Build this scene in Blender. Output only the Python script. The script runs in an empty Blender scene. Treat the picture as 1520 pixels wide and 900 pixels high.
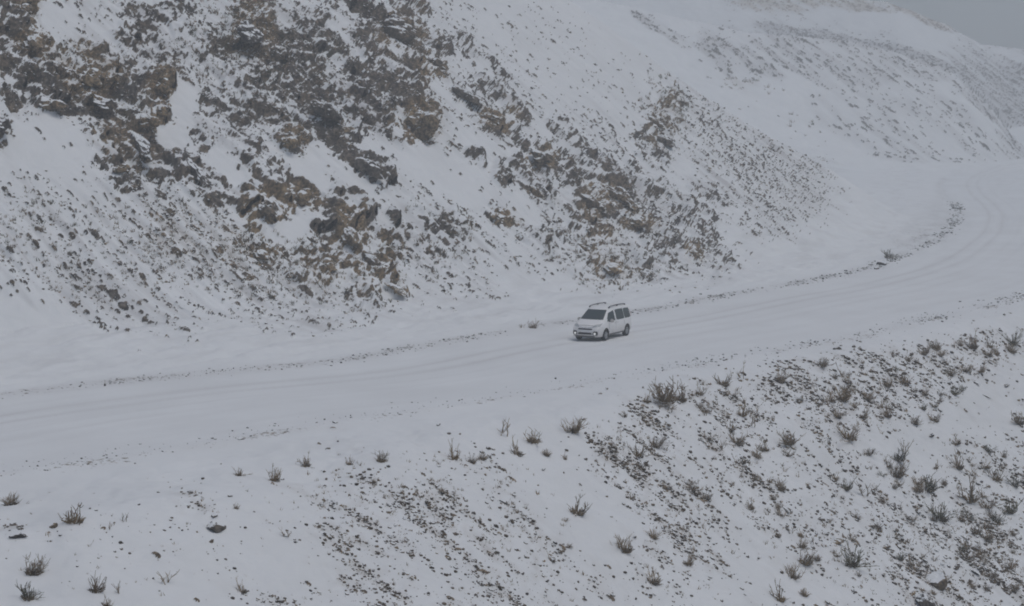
import bpy, bmesh, math, random
import numpy as np
from mathutils import Vector, Matrix, noise as mnoise

random.seed(7)
RNG = np.random.default_rng(11)
scene = bpy.context.scene
COL = scene.collection
R = math.radians

# ------------------------------------------------------------------ camera
W0, H0, F = 1520.0, 900.0, 2600.0        # size of the photograph, focal length in its pixels
CAMZ, PITCH = 12.75, R(5.64)
CP, SP = math.cos(PITCH), math.sin(PITCH)
cam_d = bpy.data.cameras.new("camera")
cam = bpy.data.objects.new("camera", cam_d)
COL.objects.link(cam)
cam.location = (0, 0, CAMZ)
cam.rotation_euler = (R(90) - PITCH, 0, 0)
cam_d.sensor_width = 36
cam_d.lens = 36 * F / W0
cam_d.clip_start = 0.5
cam_d.clip_end = 6000
scene.camera = cam


def project(X, Y, Z):
    zr = Z - CAMZ
    zc = np.maximum(Y * CP - zr * SP, 0.5)
    yc = Y * SP + zr * CP
    return W0 / 2 + F * X / zc, H0 / 2 - F * yc / zc


# ------------------------------------------------------------------ numeric noise
def _hash(ix, iy, seed):
    h = (ix.astype(np.int64) * 374761393 + iy.astype(np.int64) * 668265263 + seed * 1442695041) & 0xFFFFFFFF
    h = ((h ^ (h >> 13)) * 1274126177) & 0xFFFFFFFF
    h = ((h ^ (h >> 16)) * 2246822519) & 0xFFFFFFFF
    return (h ^ (h >> 15)) & 0xFFFFFFFF


def rnd(ix, iy, seed):
    return (_hash(ix, iy, seed) / 4294967295.0).astype(np.float32)


def gnoise(x, y, seed=0):
    """gradient noise, about -0.7 .. 0.7"""
    ix, iy = np.floor(x), np.floor(y)
    fx, fy = (x - ix).astype(np.float32), (y - iy).astype(np.float32)
    ix, iy = ix.astype(np.int64), iy.astype(np.int64)
    ux, uy = fx * fx * fx * (fx * (fx * 6 - 15) + 10), fy * fy * fy * (fy * (fy * 6 - 15) + 10)

    def g(dx, dy):
        a = rnd(ix + dx, iy + dy, seed) * (2 * math.pi)
        return np.cos(a) * (fx - dx) + np.sin(a) * (fy - dy)
    a = g(0, 0); b = g(1, 0); c = g(0, 1); d = g(1, 1)
    return (a + (b - a) * ux) * (1 - uy) + (c + (d - c) * ux) * uy


def fbm(x, y, seed=0, octaves=4, gain=0.5):
    t = 0; amp = 1.0; f = 1.0
    for k in range(octaves):
        t = t + amp * gnoise(x * f, y * f, seed + 17 * k)
        amp *= gain; f *= 2.03
    return t


def blocks(x, y, seed=0):
    """angular blocks: each cell is a tilted facet at its own height"""
    ix, iy = np.floor(x).astype(np.int64), np.floor(y).astype(np.int64)
    best = np.full(x.shape, 9.0, np.float32); out = np.zeros(x.shape, np.float32)
    for dx in (-1, 0, 1):
        for dy in (-1, 0, 1):
            cx, cy = ix + dx, iy + dy
            qx = x - (cx + 0.15 + 0.7 * rnd(cx, cy, seed)); qy = y - (cy + 0.15 + 0.7 * rnd(cx, cy, seed + 1))
            d = qx * qx + qy * qy
            v = (rnd(cx, cy, seed + 2) - 0.5) + qx * (rnd(cx, cy, seed + 3) - 0.5) * 1.6 + qy * (rnd(cx, cy, seed + 4) - 0.5) * 1.6
            m = d < best
            out = np.where(m, v, out); best = np.where(m, d, best)
    return out, best


def spots(x, y, dens, seed=0, rmin=0.16, rmax=0.42):
    """scattered stones: 0..1 dome inside a spot, number of spots given by dens"""
    ix, iy = np.floor(x).astype(np.int64), np.floor(y).astype(np.int64)
    out = np.zeros(x.shape, np.float32)
    for dx in (-1, 0, 1):
        for dy in (-1, 0, 1):
            cx, cy = ix + dx, iy + dy
            qx = x - (cx + rnd(cx, cy, seed)); qy = y - (cy + rnd(cx, cy, seed + 1))
            r = rmin + (rmax - rmin) * rnd(cx, cy, seed + 3) ** 2
            a = rnd(cx, cy, seed + 5) * 6.28
            e = 0.6 + 0.4 * rnd(cx, cy, seed + 6)
            q1 = qx * np.cos(a) + qy * np.sin(a); q2 = (-qx * np.sin(a) + qy * np.cos(a)) / e
            v = 1 - np.sqrt(q1 * q1 + q2 * q2) / r
            v = np.where(rnd(cx, cy, seed + 2) < dens, v, 0)
            out = np.maximum(out, v)
    return np.clip(out * 2.2, 0, 1)


def sstep(a, b, x):
    t = np.clip((x - a) / (b - a), 0, 1)
    return t * t * (3 - 2 * t)


# ------------------------------------------------------------------ lie of the land
def road_z(Y):
    q = (Y - 140.0) / 12.0
    return 0.02 * 12.0 * np.logaddexp(0, q)


def on_road(px, py):
    """pixel of the photograph -> point on the road's plane"""
    a = (px - W0 / 2) / F; e = (py - H0 / 2) / F
    dx, dy, dz = a, CP - e * SP, -SP - e * CP
    lo, hi = 20.0, 1500.0
    for _ in range(60):
        m = (lo + hi) / 2
        if CAMZ + dz * m / dy > road_z(np.float64(m)): lo = m
        else: hi = m
    return (a * lo / dy, lo)


def spline(pts, n=7):
    p = [np.array(q, float) for q in pts]
    p = [2 * p[0] - p[1]] + p + [2 * p[-1] - p[-2]]
    out = []
    for i in range(1, len(p) - 2):
        for k in range(n):
            t = k / n
            out.append(0.5 * (2 * p[i] + (p[i + 1] - p[i - 1]) * t + (2 * p[i - 1] - 5 * p[i] + 4 * p[i + 1] - p[i + 2]) * t * t
                              + (3 * p[i] - p[i - 1] - 3 * p[i + 1] + p[i + 2]) * t ** 3))
    out.append(p[-2])
    return np.array(out)


BACK_PIX = [(-420, 655), (-200, 622), (0, 592), (250, 562), (500, 540), (650, 513), (790, 488), (950, 465), (1100, 437), (1200, 420),
            (1300, 396), (1370, 366), (1412, 335), (1416, 308), (1400, 286), (1402, 268), (1435, 254), (1520, 243), (1700, 229), (2000, 220)]
FRONT_PIX = [(-420, 775), (-200, 738), (0, 705), (250, 668), (500, 627), (750, 590), (1000, 547), (1250, 504), (1480, 452), (1650, 405), (2000, 330)]
BACK = spline([on_road(*q) for q in BACK_PIX])
FRONT = spline([on_road(*q) for q in FRONT_PIX])


def smoothed(poly, sigma=13.0, step=6.0):
    seg = np.linalg.norm(np.diff(poly, axis=0), axis=1); cs = np.concatenate([[0], np.cumsum(seg)])
    t = np.arange(0, cs[-1], 1.0)
    p = np.stack([np.interp(t, cs, poly[:, k]) for k in (0, 1)], 1)
    n = int(sigma * 3); kk = np.exp(-0.5 * (np.arange(-n, n + 1) / sigma) ** 2); kk /= kk.sum()
    a = np.concatenate([p[0] + (p[0] - p[1:n + 1])[::-1], p, p[-1] + (p[-1] - p[-n - 1:-1])[::-1]])
    q = np.stack([np.convolve(a[:, k], kk, mode="valid") for k in (0, 1)], 1)
    return q[::int(step)]


BACK_S = smoothed(BACK)


def sdist(X, Y, poly):
    """signed distance (+ to the left of the line's direction) and length along it"""
    best = np.full(X.shape, 1e12); sg = np.zeros(X.shape); sl = np.zeros(X.shape)
    acc = 0.0
    n = len(poly) - 1
    for i in range(n):
        ax, ay = poly[i]; bx, by = poly[i + 1]
        ex, ey = bx - ax, by - ay
        L = math.hypot(ex, ey)
        t = ((X - ax) * ex + (Y - ay) * ey) / (L * L)
        tc = t.copy()
        if i > 0: tc = np.maximum(tc, 0)
        if i < n - 1: tc = np.minimum(tc, 1)
        qx, qy = X - (ax + ex * tc), Y - (ay + ey * tc)
        d = qx * qx + qy * qy
        m = d < best
        best = np.where(m, d, best)
        sg = np.where(m, np.where(ex * qy - ey * qx >= 0, 1.0, -1.0), sg)
        sl = np.where(m, acc + tc * L, sl)
        acc += L
    return np.sqrt(best) * sg, sl


def smax(a, b, k):
    h = np.clip(0.5 + 0.5 * (a - b) / k, 0, 1)
    return b + (a - b) * h + k * h * (1 - h)


def smin(a, b, k):
    return -smax(-a, -b, k)


C2X = np.array([-60, 20, 54, 80, 103, 114, 125, 150, 200]); C2Z = np.array([60, 42, 34.8, 33.7, 27.8, 19.5, 8, -8, -30]); C2Y = np.array([400, 400, 402, 415, 420, 424, 428, 436, 450])
C3X = np.array([-80, 40, 85, 125, 137, 148, 159, 175, 200, 260, 400]); C3Z = np.array([66, 62, 58, 56.5, 52.5, 48.0, 42, 40, 37, 33, 28])


def land(X, Y):
    """height, uphill distance, downhill distance, length along road, which hill"""
    ub, sl = sdist(X, Y, BACK)
    uf, sf = sdist(X, Y, FRONT); uf = -uf
    zr = road_z(Y)
    # cut slope above the road
    und = gnoise(X / 31 + 3.1, Y / 31, 5) * 3.0 + gnoise(X / 13, Y / 13 + 7, 6) * 1.0
    us, ss = sdist(X, Y, BACK_S)
    bench = np.interp(X * .55 + Y * .835, [20, 56, 74, 95, 116, 160], [14, 13, 10.5, 8.5, 6.5, 5])
    u = np.maximum(ub + (us - ub) * sstep(2, 16, ub), 0)
    t = np.maximum(u - bench, 0)
    soft = 3.0
    f = 0.11 * np.minimum(u, bench) + 0.76 * (np.sqrt(t * t + soft * soft) - soft) + 0.11 * np.minimum(t, 3)
    f = f + und * sstep(4, 22, u)
    cap = 17.5 - 0.47 * ((X - 31) * .96 + (Y - 202) * .28) - 0.30 * (-.28 * (X - 31) + .96 * (Y - 202)) + gnoise(X / 17, Y / 17, 8) * 2.0
    cap = np.minimum(cap, 95)
    h1 = zr + smin(f, cap - zr, 3.0)
    floor = zr + 0.085 * u + gnoise(X / 23, Y / 23, 9) * 0.8 * sstep(3, 20, u)
    up = np.where(ub > 0, smax(h1, floor, 0.02 + 1.5 * sstep(2, 14, ub)), zr)
    # the two hills beyond the gully
    yc = np.interp(X, C2X, C2Y); zc = np.interp(X, C2X, C2Z)
    n2 = gnoise(X / 24, Y / 24, 21) * 2.2 + gnoise(X / 9, Y / 9, 22) * 0.8
    h2 = zc - 0.47 * np.maximum(yc - Y, 0) - 0.4 * np.maximum(Y - yc, 0) + n2 * sstep(0, 25, np.abs(yc - Y))
    z3 = np.interp(X, C3X, C3Z)
    h3 = z3 - 0.42 * np.maximum(600 - Y, 0) - 0.25 * np.maximum(Y - 600, 0) + gnoise(X / 40, Y / 40, 23) * 4.0 * sstep(0, 40, np.abs(600 - Y)) + gnoise(X / 6, Y / 30, 24) * 0.5
    far = np.maximum(h2, h3)
    # fill slope below the road
    v = np.maximum(uf, 0)
    ta = X * .55 + Y * .835
    sh = np.interp(ta, [20, 44, 56, 66, 80, 120], [7.5, 7.0, 5.5, 3.2, 1.8, 1.5])
    m = np.interp(ta, [20, 36, 48, 60, 75, 130], [0.17, 0.24, 0.42, 0.58, 0.66, 0.62])
    tv = np.maximum(v - sh, 0)
    down = zr - 0.05 * np.minimum(v, sh) - m * (np.sqrt(tv * tv + 4) - 2)
    down = down + (gnoise(X / 9 + 4, Y / 9, 31) * 1.0 + gnoise(X / 3.7, Y / 3.7, 32) * 0.22) * sstep(1, 9, v)
    z = np.where(uf > 0, down, up)
    dom = np.where(far > z + 0.2, np.where(h3 > h2, 3, 2), 0)
    z = smax(z, far, 5.0)
    z = np.maximum(z, -24 + 0 * z)
    kind = np.where(dom >= 2, dom, np.where(uf > 0, 4, np.where(ub > 0, 1, 0)))
    return z, ub, uf, sl, sf, kind


# ------------------------------------------------------------------ ground mesh: columns fanned from the camera, rows where the relief needs them
px_cols = np.concatenate([np.arange(-760, -212, 10), np.arange(-212, -12, 3), np.arange(-12, 1532, 1.5), np.arange(1532, 1832, 3), np.arange(1832, 2280, 10)])
NJ = len(px_cols)
NI = 860
ratio = (px_cols - W0 / 2) / F / CP
plan_cols = np.arange(-760, 2290, 10.0)
plan_ratio = (plan_cols - W0 / 2) / F / CP
Ys = np.concatenate([np.linspace(12, 45, 60)[:-1], np.geomspace(45, 900, 1300)])
PX, PY = np.meshgrid(plan_ratio, Ys, indexing="ij")
Zp = land(PX * PY, PY)[0]
_, pyp = project(PX * PY, PY, Zp)
run = np.minimum.accumulate(pyp, axis=1)
gain = -np.diff(run, axis=1)
inside = (pyp[:, 1:] < 930) & (pyp[:, 1:] > -40)
w = gain * np.where(inside, 1.0, 0.08) + 0.012 + 0.0006 * np.diff(Ys)[None, :] + np.where((gain < 0.02) & (Ys[1:] < 430)[None, :], 0.42, 0.0) * np.diff(Ys)[None, :]
ker = np.ones(9) / 9
wp = np.pad(w, ((4, 4), (0, 0)), mode="edge")
w = sum(wp[k:k + w.shape[0]] for k in range(9)) / 9
cum = np.concatenate([np.zeros((len(plan_cols), 1)), np.cumsum(w, axis=1)], axis=1)
cum /= cum[:, -1:]
rows_plan = np.stack([np.interp(np.linspace(0, 1, NI), cum[k], Ys) for k in range(len(plan_cols))])
kcol = (px_cols + 760) / 10.0
k0 = np.clip(np.floor(kcol).astype(int), 0, len(plan_cols) - 2)
fr = np.clip(kcol - k0, 0, 1)[:, None]
GY = rows_plan[k0] * (1 - fr) + rows_plan[k0 + 1] * fr
GX = ratio[:, None] * GY
GZ, UB, UF, SL, SF, KIND = land(GX, GY)
PXB, PYB = project(GX, GY, GZ)


def normals(P):
    a = np.gradient(P, axis=0); b = np.gradient(P, axis=1)
    n = np.cross(a, b)
    n /= np.linalg.norm(n, axis=2, keepdims=True) + 1e-12
    n[n[..., 2] < 0] *= -1
    return n


# maps of bare rock, loose stones and brown growth: (x, y, rx, ry, turn, weight) seen on the photograph and laid on the ground there
CRAG = [(30, 25, 52, 42, 0, .8), (55, 62, 34, 36, 0, 1), (18, 75, 36, 60, 0, .8), (60, 112, 62, 46, 20, 1), (112, 108, 58, 44, 30, 1), (152, 122, 52, 50, 30, 1),
        (90, 152, 90, 20, 5, 1), (28, 140, 46, 34, 20, .9), (212, 90, 70, 52, 35, .72), (246, 128, 24, 34, 0, 1), (215, 165, 48, 44, 25, .95), (235, 35, 90, 46, 20, .55),
        (300, 100, 70, 90, 35, .5), (330, 190, 70, 70, 40, .52), (372, 35, 46, 60, 0, .82), (365, 120, 50, 60, 20, .66), (450, 85, 66, 84, 30, .88), (405, 140, 60, 66, 30, .78), (480, 165, 48, 58, 60, .95),
        (430, 215, 44, 26, 0, .85), (545, 30, 66, 42, 20, .86), (590, 60, 50, 70, 20, .98), (572, 115, 76, 76, 30, 1), (540, 165, 60, 40, 20, .92), (622, 185, 44, 44, 0, .95),
        (520, 215, 50, 30, 30, .78), (550, 250, 44, 36, 40, .82), (640, 85, 36, 40, 40, .9), (690, 70, 46, 12, 38, .75), (735, 125, 60, 22, 52, .88), (700, 145, 46, 22, 35, .78),
        (738, 178, 36, 24, 20, .9), (765, 160, 30, 22, 50, .85), (205, 215, 84, 40, 42, .85), (285, 255, 76, 30, 40, .78), (122, 205, 34, 22, 30, .7), (180, 250, 50, 26, 30, .7), (5, 185, 16, 32, 0, .9),
        (390, 250, 56, 40, 40, .7), (400, 300, 56, 46, 10, .84), (440, 290, 40, 32, 30, .85), (500, 320, 40, 70, 20, .78), (522, 350, 34, 56, 10, .85), (565, 385, 44, 54, 20, .84), (480, 390, 52, 36, 30, .8),
        (535, 425, 34, 34, 40, .7), (395, 375, 40, 22, 40, .68), (450, 405, 40, 22, 30, .66), (585, 428, 24, 12, 35, .75), (610, 300, 36, 12, 45, .5), (640, 345, 40, 36, 30, .5), (680, 325, 30, 30, 0, .46),
        (700, 240, 22, 20, 20, .6), (750, 258, 22, 24, 60, .74), (792, 235, 46, 36, 50, .78), (835, 225, 50, 40, 45, .8), (800, 285, 26, 30, 60, .76), (745, 322, 34, 16, 10, .66),
        (850, 255, 46, 36, 45, .8), (884, 300, 42, 44, 40, .92), (915, 292, 26, 48, -20, .9), (940, 330, 44, 22, 20, .88), (905, 260, 46, 26, 50, .8), (872, 355, 36, 48, 30, .66), (905, 398, 44, 24, 25, .8),
        (950, 390, 36, 30, 30, .62), (985, 345, 56, 44, 40, .72), (1030, 315, 56, 46, 52, .66), (1025, 370, 26, 22, 0, .7), (1066, 388, 36, 22, 40, .62), (960, 290, 50, 50, 50, .66), (800, 345, 30, 40, 60, .5),
        (985, 172, 28, 44, 10, .66), (965, 205, 22, 32, 0, .72), (972, 240, 34, 22, 20, .5), (1000, 150, 18, 24, 60, .5), (1050, 170, 20, 30, 30, .5), (962, 34, 26, 8, 32, .85), (930, 20, 22, 6, 30, .6),
        (640, 20, 40, 9, 40, .5), (-60, 60, 70, 80, 0, .9), (-120, 160, 60, 60, 30, .8), (-220, 90, 90, 70, 20, .9), (300, -60, 330, 50, 0, .75), (-60, 250, 60, 30, 30, .6), (-420, 160, 130, 80, 20, .8), (60, -60, 80, 40, 0, .8)]
HOLES = [(75, 215, 62, 44, 15, 1), (90, 27, 34, 26, 30, .95), (275, 150, 24, 44, 10, .9), (255, 205, 28, 20, 20, .9), (655, 255, 86, 34, 25, 1), (590, 185, 10, 26, 0, .6), (505, 35, 22, 22, 0, .6),
         (560, 220, 36, 12, 10, .8), (330, 235, 24, 14, 30, .7), (430, 340, 36, 12, 10, .85), (525, 270, 50, 12, 35, .85), (590, 65, 10, 26, 0, .5), (775, 305, 40, 20, 45, .7), (300, 35, 30, 14, 30, .5),
         (470, 235, 20, 28, 0, .8), (700, 205, 46, 14, 25, .9), (718, 105, 20, 10, 50, .8), (690, 285, 40, 24, 10, .8)]
SCREE = [(110, 370, 160, 70, 20, .50), (250, 330, 130, 60, 25, .62), (330, 390, 120, 60, 30, .72), (170, 440, 150, 50, 15, .45), (330, 450, 90, 30, 20, .45), (60, 290, 70, 40, 10, .28), (450, 440, 90, 44, 30, .5), (430, 470, 70, 26, 20, .3), (540, 455, 60, 20, 10, .4),
         (230, 260, 130, 60, 30, .6), (640, 360, 90, 80, 30, .44), (700, 425, 50, 24, 0, .46), (720, 330, 80, 70, 20, .44), (800, 350, 60, 60, 40, .44), (900, 400, 70, 40, 20, .55), (880, 300, 140, 100, 40, .5), (1000, 350, 100, 80, 45, .62), (1060, 390, 44, 22, 20, .55),
         (300, 100, 330, 130, 0, .6), (560, 130, 190, 150, 20, .6), (730, 150, 80, 70, 45, .5), (620, 250, 80, 36, 20, .12), (800, 60, 110, 70, 20, .10), (860, 130, 90, 60, 20, .12), (900, 190, 70, 50, 30, .16), (860, 190, 60, 26, 30, .3), (950, 250, 60, 70, 30, .34),
         (1000, 180, 50, 70, 30, .5), (1100, 230, 66, 84, 48, .95), (1160, 260, 80, 66, 48, .8), (1135, 310, 44, 40, 55, .85), (1090, 150, 80, 20, 12, .6), (1050, 180, 36, 40, 40, .3), (1190, 205, 60, 20, 42, .35), (1000, 110, 60, 20, 20, .2), (940, 22, 50, 12, 28, .5),
         (-150, 330, 150, 90, 10, .5), (-150, 200, 160, 90, 10, .6), (-400, 250, 150, 120, 10, .5), (1195, 275, 36, 20, 48, .3)]
FARDOTS = [(1075, 85, 60, 30, 32, .55), (1140, 70, 44, 28, 10, .6), (1200, 75, 90, 34, 12, .55), (1270, 80, 90, 34, 10, .5), (1340, 95, 80, 24, 12, .42), (1240, 57, 140, 8, 9, 1.6), (1380, 90, 60, 8, 18, 1.6), (1440, 120, 40, 8, 50, 1.5), (1480, 160, 50, 8, 48, 1.5), (1510, 195, 30, 10, 55, 1.5),
           (1090, 60, 60, 18, 20, .35), (1180, 40, 90, 16, 5, .16), (1280, 8, 130, 9, 4, .9), (1370, 28, 50, 6, 22, .9), (1150, 6, 80, 14, 0, .55), (1230, 110, 60, 22, 20, .4), (1290, 115, 30, 26, 40, .4), (1330, 130, 90, 40, 25, .16), (1340, 195, 90, 40, 40, .34), (1280, 170, 90, 50, 30, .24), (1410, 190, 80, 50, 40, .32), (1375, 225, 26, 10, 40, .35), (1500, 225, 36, 14, 10, .5),
           (965, 34, 34, 8, 34, .95), (1000, 55, 40, 7, 34, .8), (1090, 82, 36, 14, 36, .95), (1055, 70, 30, 8, 36, .7), (1135, 100, 34, 12, 25, .6), (1480, 62, 60, 10, 4, .55), (1470, 95, 60, 22, 20, .6), (1490, 135, 60, 46, 30, 1.2), (1540, 170, 60, 60, 20, 1.4), (1600, 150, 120, 90, 10, .5), (1440, 80, 30, 10, 20, .4)]
EMB = [(540, 790, 70, 105, -12, .55), (505, 735, 70, 26, 0, .5), (575, 760, 60, 44, 30, .55), (600, 880, 50, 40, 0, .4), (640, 760, 34, 70, -35, .55), (700, 800, 34, 120, -35, .62), (745, 740, 26, 80, -32, .62), (800, 820, 28, 90, -34, .66), (690, 690, 60, 16, 10, .5), (850, 880, 60, 40, 0, .3), (760, 880, 50, 26, 0, .45),
       (930, 660, 60, 60, -30, .55), (960, 640, 40, 40, 0, .6), (990, 720, 60, 110, -32, .62), (900, 680, 30, 50, -30, .5), (1040, 790, 50, 90, -32, .42), (1000, 850, 70, 40, 0, .3), (1080, 680, 36, 60, -40, .5), (1040, 600, 80, 40, 0, .35), (1110, 720, 34, 60, -40, .42), (1170, 790, 60, 70, -40, .3), (1100, 600, 60, 30, 0, .4),
       (1230, 560, 110, 40, -5, .45), (1320, 570, 110, 46, -5, .5), (1400, 540, 110, 34, -8, .5), (1260, 620, 70, 40, -20, .45), (1480, 520, 60, 30, 0, .4), (1330, 720, 90, 34, 30, .42), (1400, 790, 120, 44, 25, .66), (1460, 820, 90, 60, 20, .62), (1370, 860, 90, 40, 20, .5), (1500, 740, 40, 60, 0, .55), (1440, 690, 50, 40, 0, .3), (1500, 870, 50, 40, 0, .5), (1220, 760, 50, 60, 35, .4), (1250, 820, 60, 60, 35, .25), (1200, 690, 60, 40, 0, .16),
       (285, 745, 30, 18, 20, .5), (430, 780, 44, 30, 10, .14), (200, 820, 170, 70, 0, .04), (15, 790, 20, 12, 0, .5), (1700, 650, 200, 140, 0, .45), (600, 930, 300, 60, 0, .35), (1300, 950, 300, 60, 0, .4)]


def blobmap(items, x, y, wob=0.0, e0=1.25, e1=0.65):
    out = np.zeros(x.shape, np.float32)
    for (cx, cy, rx, ry, a, wt) in items:
        c, s = math.cos(R(a)), math.sin(R(a))
        big = max(rx, ry) * 1.9
        sel = (np.abs(x - cx) < big) & (np.abs(y - cy) < big)
        if not sel.any(): continue
        dx, dy = x[sel] - cx, y[sel] - cy
        q = np.sqrt(((dx * c + dy * s) / rx) ** 2 + ((-dx * s + dy * c) / ry) ** 2)
        if not np.isscalar(wob): q = q + wob[sel]
        out[sel] = np.maximum(out[sel], wt * sstep(e0, e1, q))
    return out


# straight road frame on the near hill: SS along the road, UU up the fall line
SS = GX * 0.55 + GY * 0.835
UU = -GX * 0.835 + GY * 0.55
wob = fbm(SS / 3.2, UU / 4.5, 41, 4) * 0.75
crag = blobmap(CRAG, PXB, PYB, wob)
hole = blobmap(HOLES, PXB, PYB, wob * 0.6)
crag = crag * (1 - hole)
crag[KIND != 1] = 0
scree = blobmap(SCREE, PXB, PYB, wob, 1.45, 0.4) * (1 - hole * 0.9)
scree[(KIND != 1) | (UB < 6)] = 0
fard = blobmap(FARDOTS, PXB, PYB, fbm(GX / 9, GY / 12, 43, 3) * 0.5)
fard[KIND < 2] = 0; fard[KIND == 4] = 0
fa, fb = GX * .86 + GY * .5, GX * .5 - GY * .86
fstreak = np.clip(0.45 + 2.0 * fbm(fa / 3.5, fb / 22.0, 45, 3), 0, 1)
fard = fard * (0.35 + 1.3 * fstreak)
emb = blobmap(EMB, PXB, PYB, fbm(GX / 2.2, GY / 3, 44, 3) * 0.7, 1.55, 0.25)
emb[KIND != 4] = 0

disp = np.zeros(GX.shape, np.float32)
rock = np.zeros(GX.shape, np.float32)
# crags: tilted blocks at three sizes, bedding runs down the fall line
sel = crag > 0.01
s_, u_ = SS[sel], UU[sel]
wx, wy = fbm(s_ / 2.5, u_ / 2.5, 51, 2) * 0.9, fbm(s_ / 2.5, u_ / 2.5, 52, 2) * 0.9
b1 = blocks((s_ + wx) / 3.0, (u_ + wy) / 3.8, 61)[0]
b2 = blocks((s_ + wx * .7) / 1.2, (u_ + wy * .7) / 1.5, 71)[0]
b3 = blocks((s_ + wx * .4) / 0.55, (u_ + wy * .4) / 0.7, 81)[0]
fine = fbm(s_ / 0.5, u_ / 0.8, 91, 3)
mk = crag[sel] * sstep(.1, .45, crag[sel])
b4 = blocks(s_ / 0.24, u_ / 0.36, 85)[0]
disp[sel] = mk * (0.85 * b1 + 0.62 * b2 + 0.48 * b3 + 0.18 * b4 + 0.26 * fine + 0.25)
def soften(a, n):
    for _ in range(n):
        b = np.pad(a, 1, mode="edge")
        a = (b[:-2, 1:-1] + b[2:, 1:-1] + 2 * a) / 4
        b = np.pad(a, 1, mode="edge")
        a = (b[1:-1, :-2] + b[1:-1, 2:] + 2 * a) / 4
    return a


disp = soften(disp, 2)
# loose stones
hstreak = np.clip(0.40 + 2.6 * fbm(SS / 1.0, UU / 10.0, 101, 3), 0, 1)
dens = scree * (0.22 + 2.0 * hstreak)
st = np.zeros(GX.shape, np.float32)
sel = dens > 0.02
for (cell, k, sd) in ((1.15, .25, 111), (0.7, .55, 121), (0.42, .85, 125)):
    st[sel] = np.maximum(st[sel], spots(SS[sel] / cell, UU[sel] / (cell * 1.5), dens[sel] * k, sd))
disp += st * 0.16
sel = emb > 0.02
streak = np.clip(0.45 + 2.0 * fbm(SS / 1.4, UU / 9.0, 131, 3), 0, 1) ** 1.3 * np.clip(0.55 + 1.6 * fbm(GX / 1.1, GY / 1.6, 133, 3), 0, 1)
de = emb * (0.12 + 1.6 * streak)
se = np.zeros(GX.shape, np.float32)
for (cell, k, sd) in ((0.50, .5, 141), (0.30, .75, 151)):
    se[sel] = np.maximum(se[sel], spots(SS[sel] / cell, UU[sel] / (cell * 1.35), de[sel] * k, sd, 0.16, 0.40))
disp += se * 0.07
sf_ = np.zeros(GX.shape, np.float32)
sel = fard > 0.02
for (cell, k, sd) in ((1.7, .5, 161), (1.1, .72, 171), (0.75, .75, 175)):
    sf_[sel] = np.maximum(sf_[sel], spots(fa[sel] / cell, fb[sel] / (cell * 2.2), fard[sel] * k, sd, .18, .5))
disp += sf_ * 0.25
# snow surface: wind ripples, drifts and hummocks
onhill = np.where(KIND == 0, 0.0, sstep(0.2, 3.5, np.where(KIND == 4, UF, np.where(KIND == 1, UB, 9.0))))
disp += onhill * (fbm(GX / 2.6, GY / 2.6, 181, 3) * 0.21 + fbm(GX / 0.7, GY / 0.7, 182, 2) * 0.035 * (GY < 260))
drift = ((UB > 0.5) & (UB < 12) & (KIND == 1)).astype(np.float32)
disp += drift * fbm(SS / 4.5, UU / 1.3, 183, 2) * 0.22 * sstep(0.5, 3, UB)
gul = (KIND == 1) & (scree > 0.03) & (UB < 26)
disp += np.where(gul, fbm(SS / 1.0, UU / 14.0, 184, 2) * 0.42 * sstep(8, 13, UB) * np.minimum(scree * 2, 1), 0)

# ploughed ridges along both road edges, and wheel tracks
wide_b = 0.75 + 2.2 * sstep(165, 190, GY) * sstep(275, 235, GY)
ridge_b = np.exp(-((UB - wide_b * .5) / wide_b) ** 2) * (KIND <= 1)
ridge_f = np.exp(-((UF - 0.3) / 0.8) ** 2) * ((KIND == 4) | (KIND == 0))
disp += ridge_b * (0.07 + 0.06 * gnoise(SL / 2.4, SL * 0, 191)) + ridge_f * (0.05 + 0.04 * gnoise(SF / 2.4, SF * 0, 192))
track = np.zeros(GX.shape, np.float32)
lane = -UB + 0.35 * gnoise(SL / 22, SL * 0, 195)
for (c, wd, a) in ((4.2, .30, 1.0), (5.9, .30, .9), (7.9, .26, .30), (9.5, .26, .25), (6.3, .22, .35), (4.7, .2, .3)):
    track = np.maximum(track, a * np.exp(-((lane - c) / wd) ** 2) * (0.55 + 0.6 * np.clip(0.5 + fbm(SL / 9, lane * 2, 196, 3), 0, 1)))
track[(KIND != 0)] = 0
disp -= track * 0.03
disp += (KIND == 0) * fbm(SL / 3.0, lane / 0.8, 197, 3) * 0.018
crumb = np.maximum(ridge_b * (0.25 + 1.2 * np.clip(fbm(SL / 6, SL * 0, 198, 3) + .3, 0, 1)), ridge_f * 0.42 * (0.2 + 1.5 * np.clip(fbm(SF / 6, SF * 0, 199, 3) + .15, 0, 1)))
cr = spots(GX / 0.42, GY / 0.55, crumb * 0.55, 201)

# where the mesh is coarse (ground the photograph cannot see) the relief fades out
coarse = sstep(2.2, 0.9, np.abs(np.gradient(GY, axis=1)))
coarse = np.minimum(coarse, np.minimum(np.roll(coarse, 1, axis=1), np.roll(coarse, -1, axis=1)))
disp = disp * coarse
P = np.stack([GX, GY, GZ], axis=2)
N0 = normals(P)
P = P + N0 * disp[..., None]
N1 = normals(P)
nz = N1[..., 2]
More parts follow.
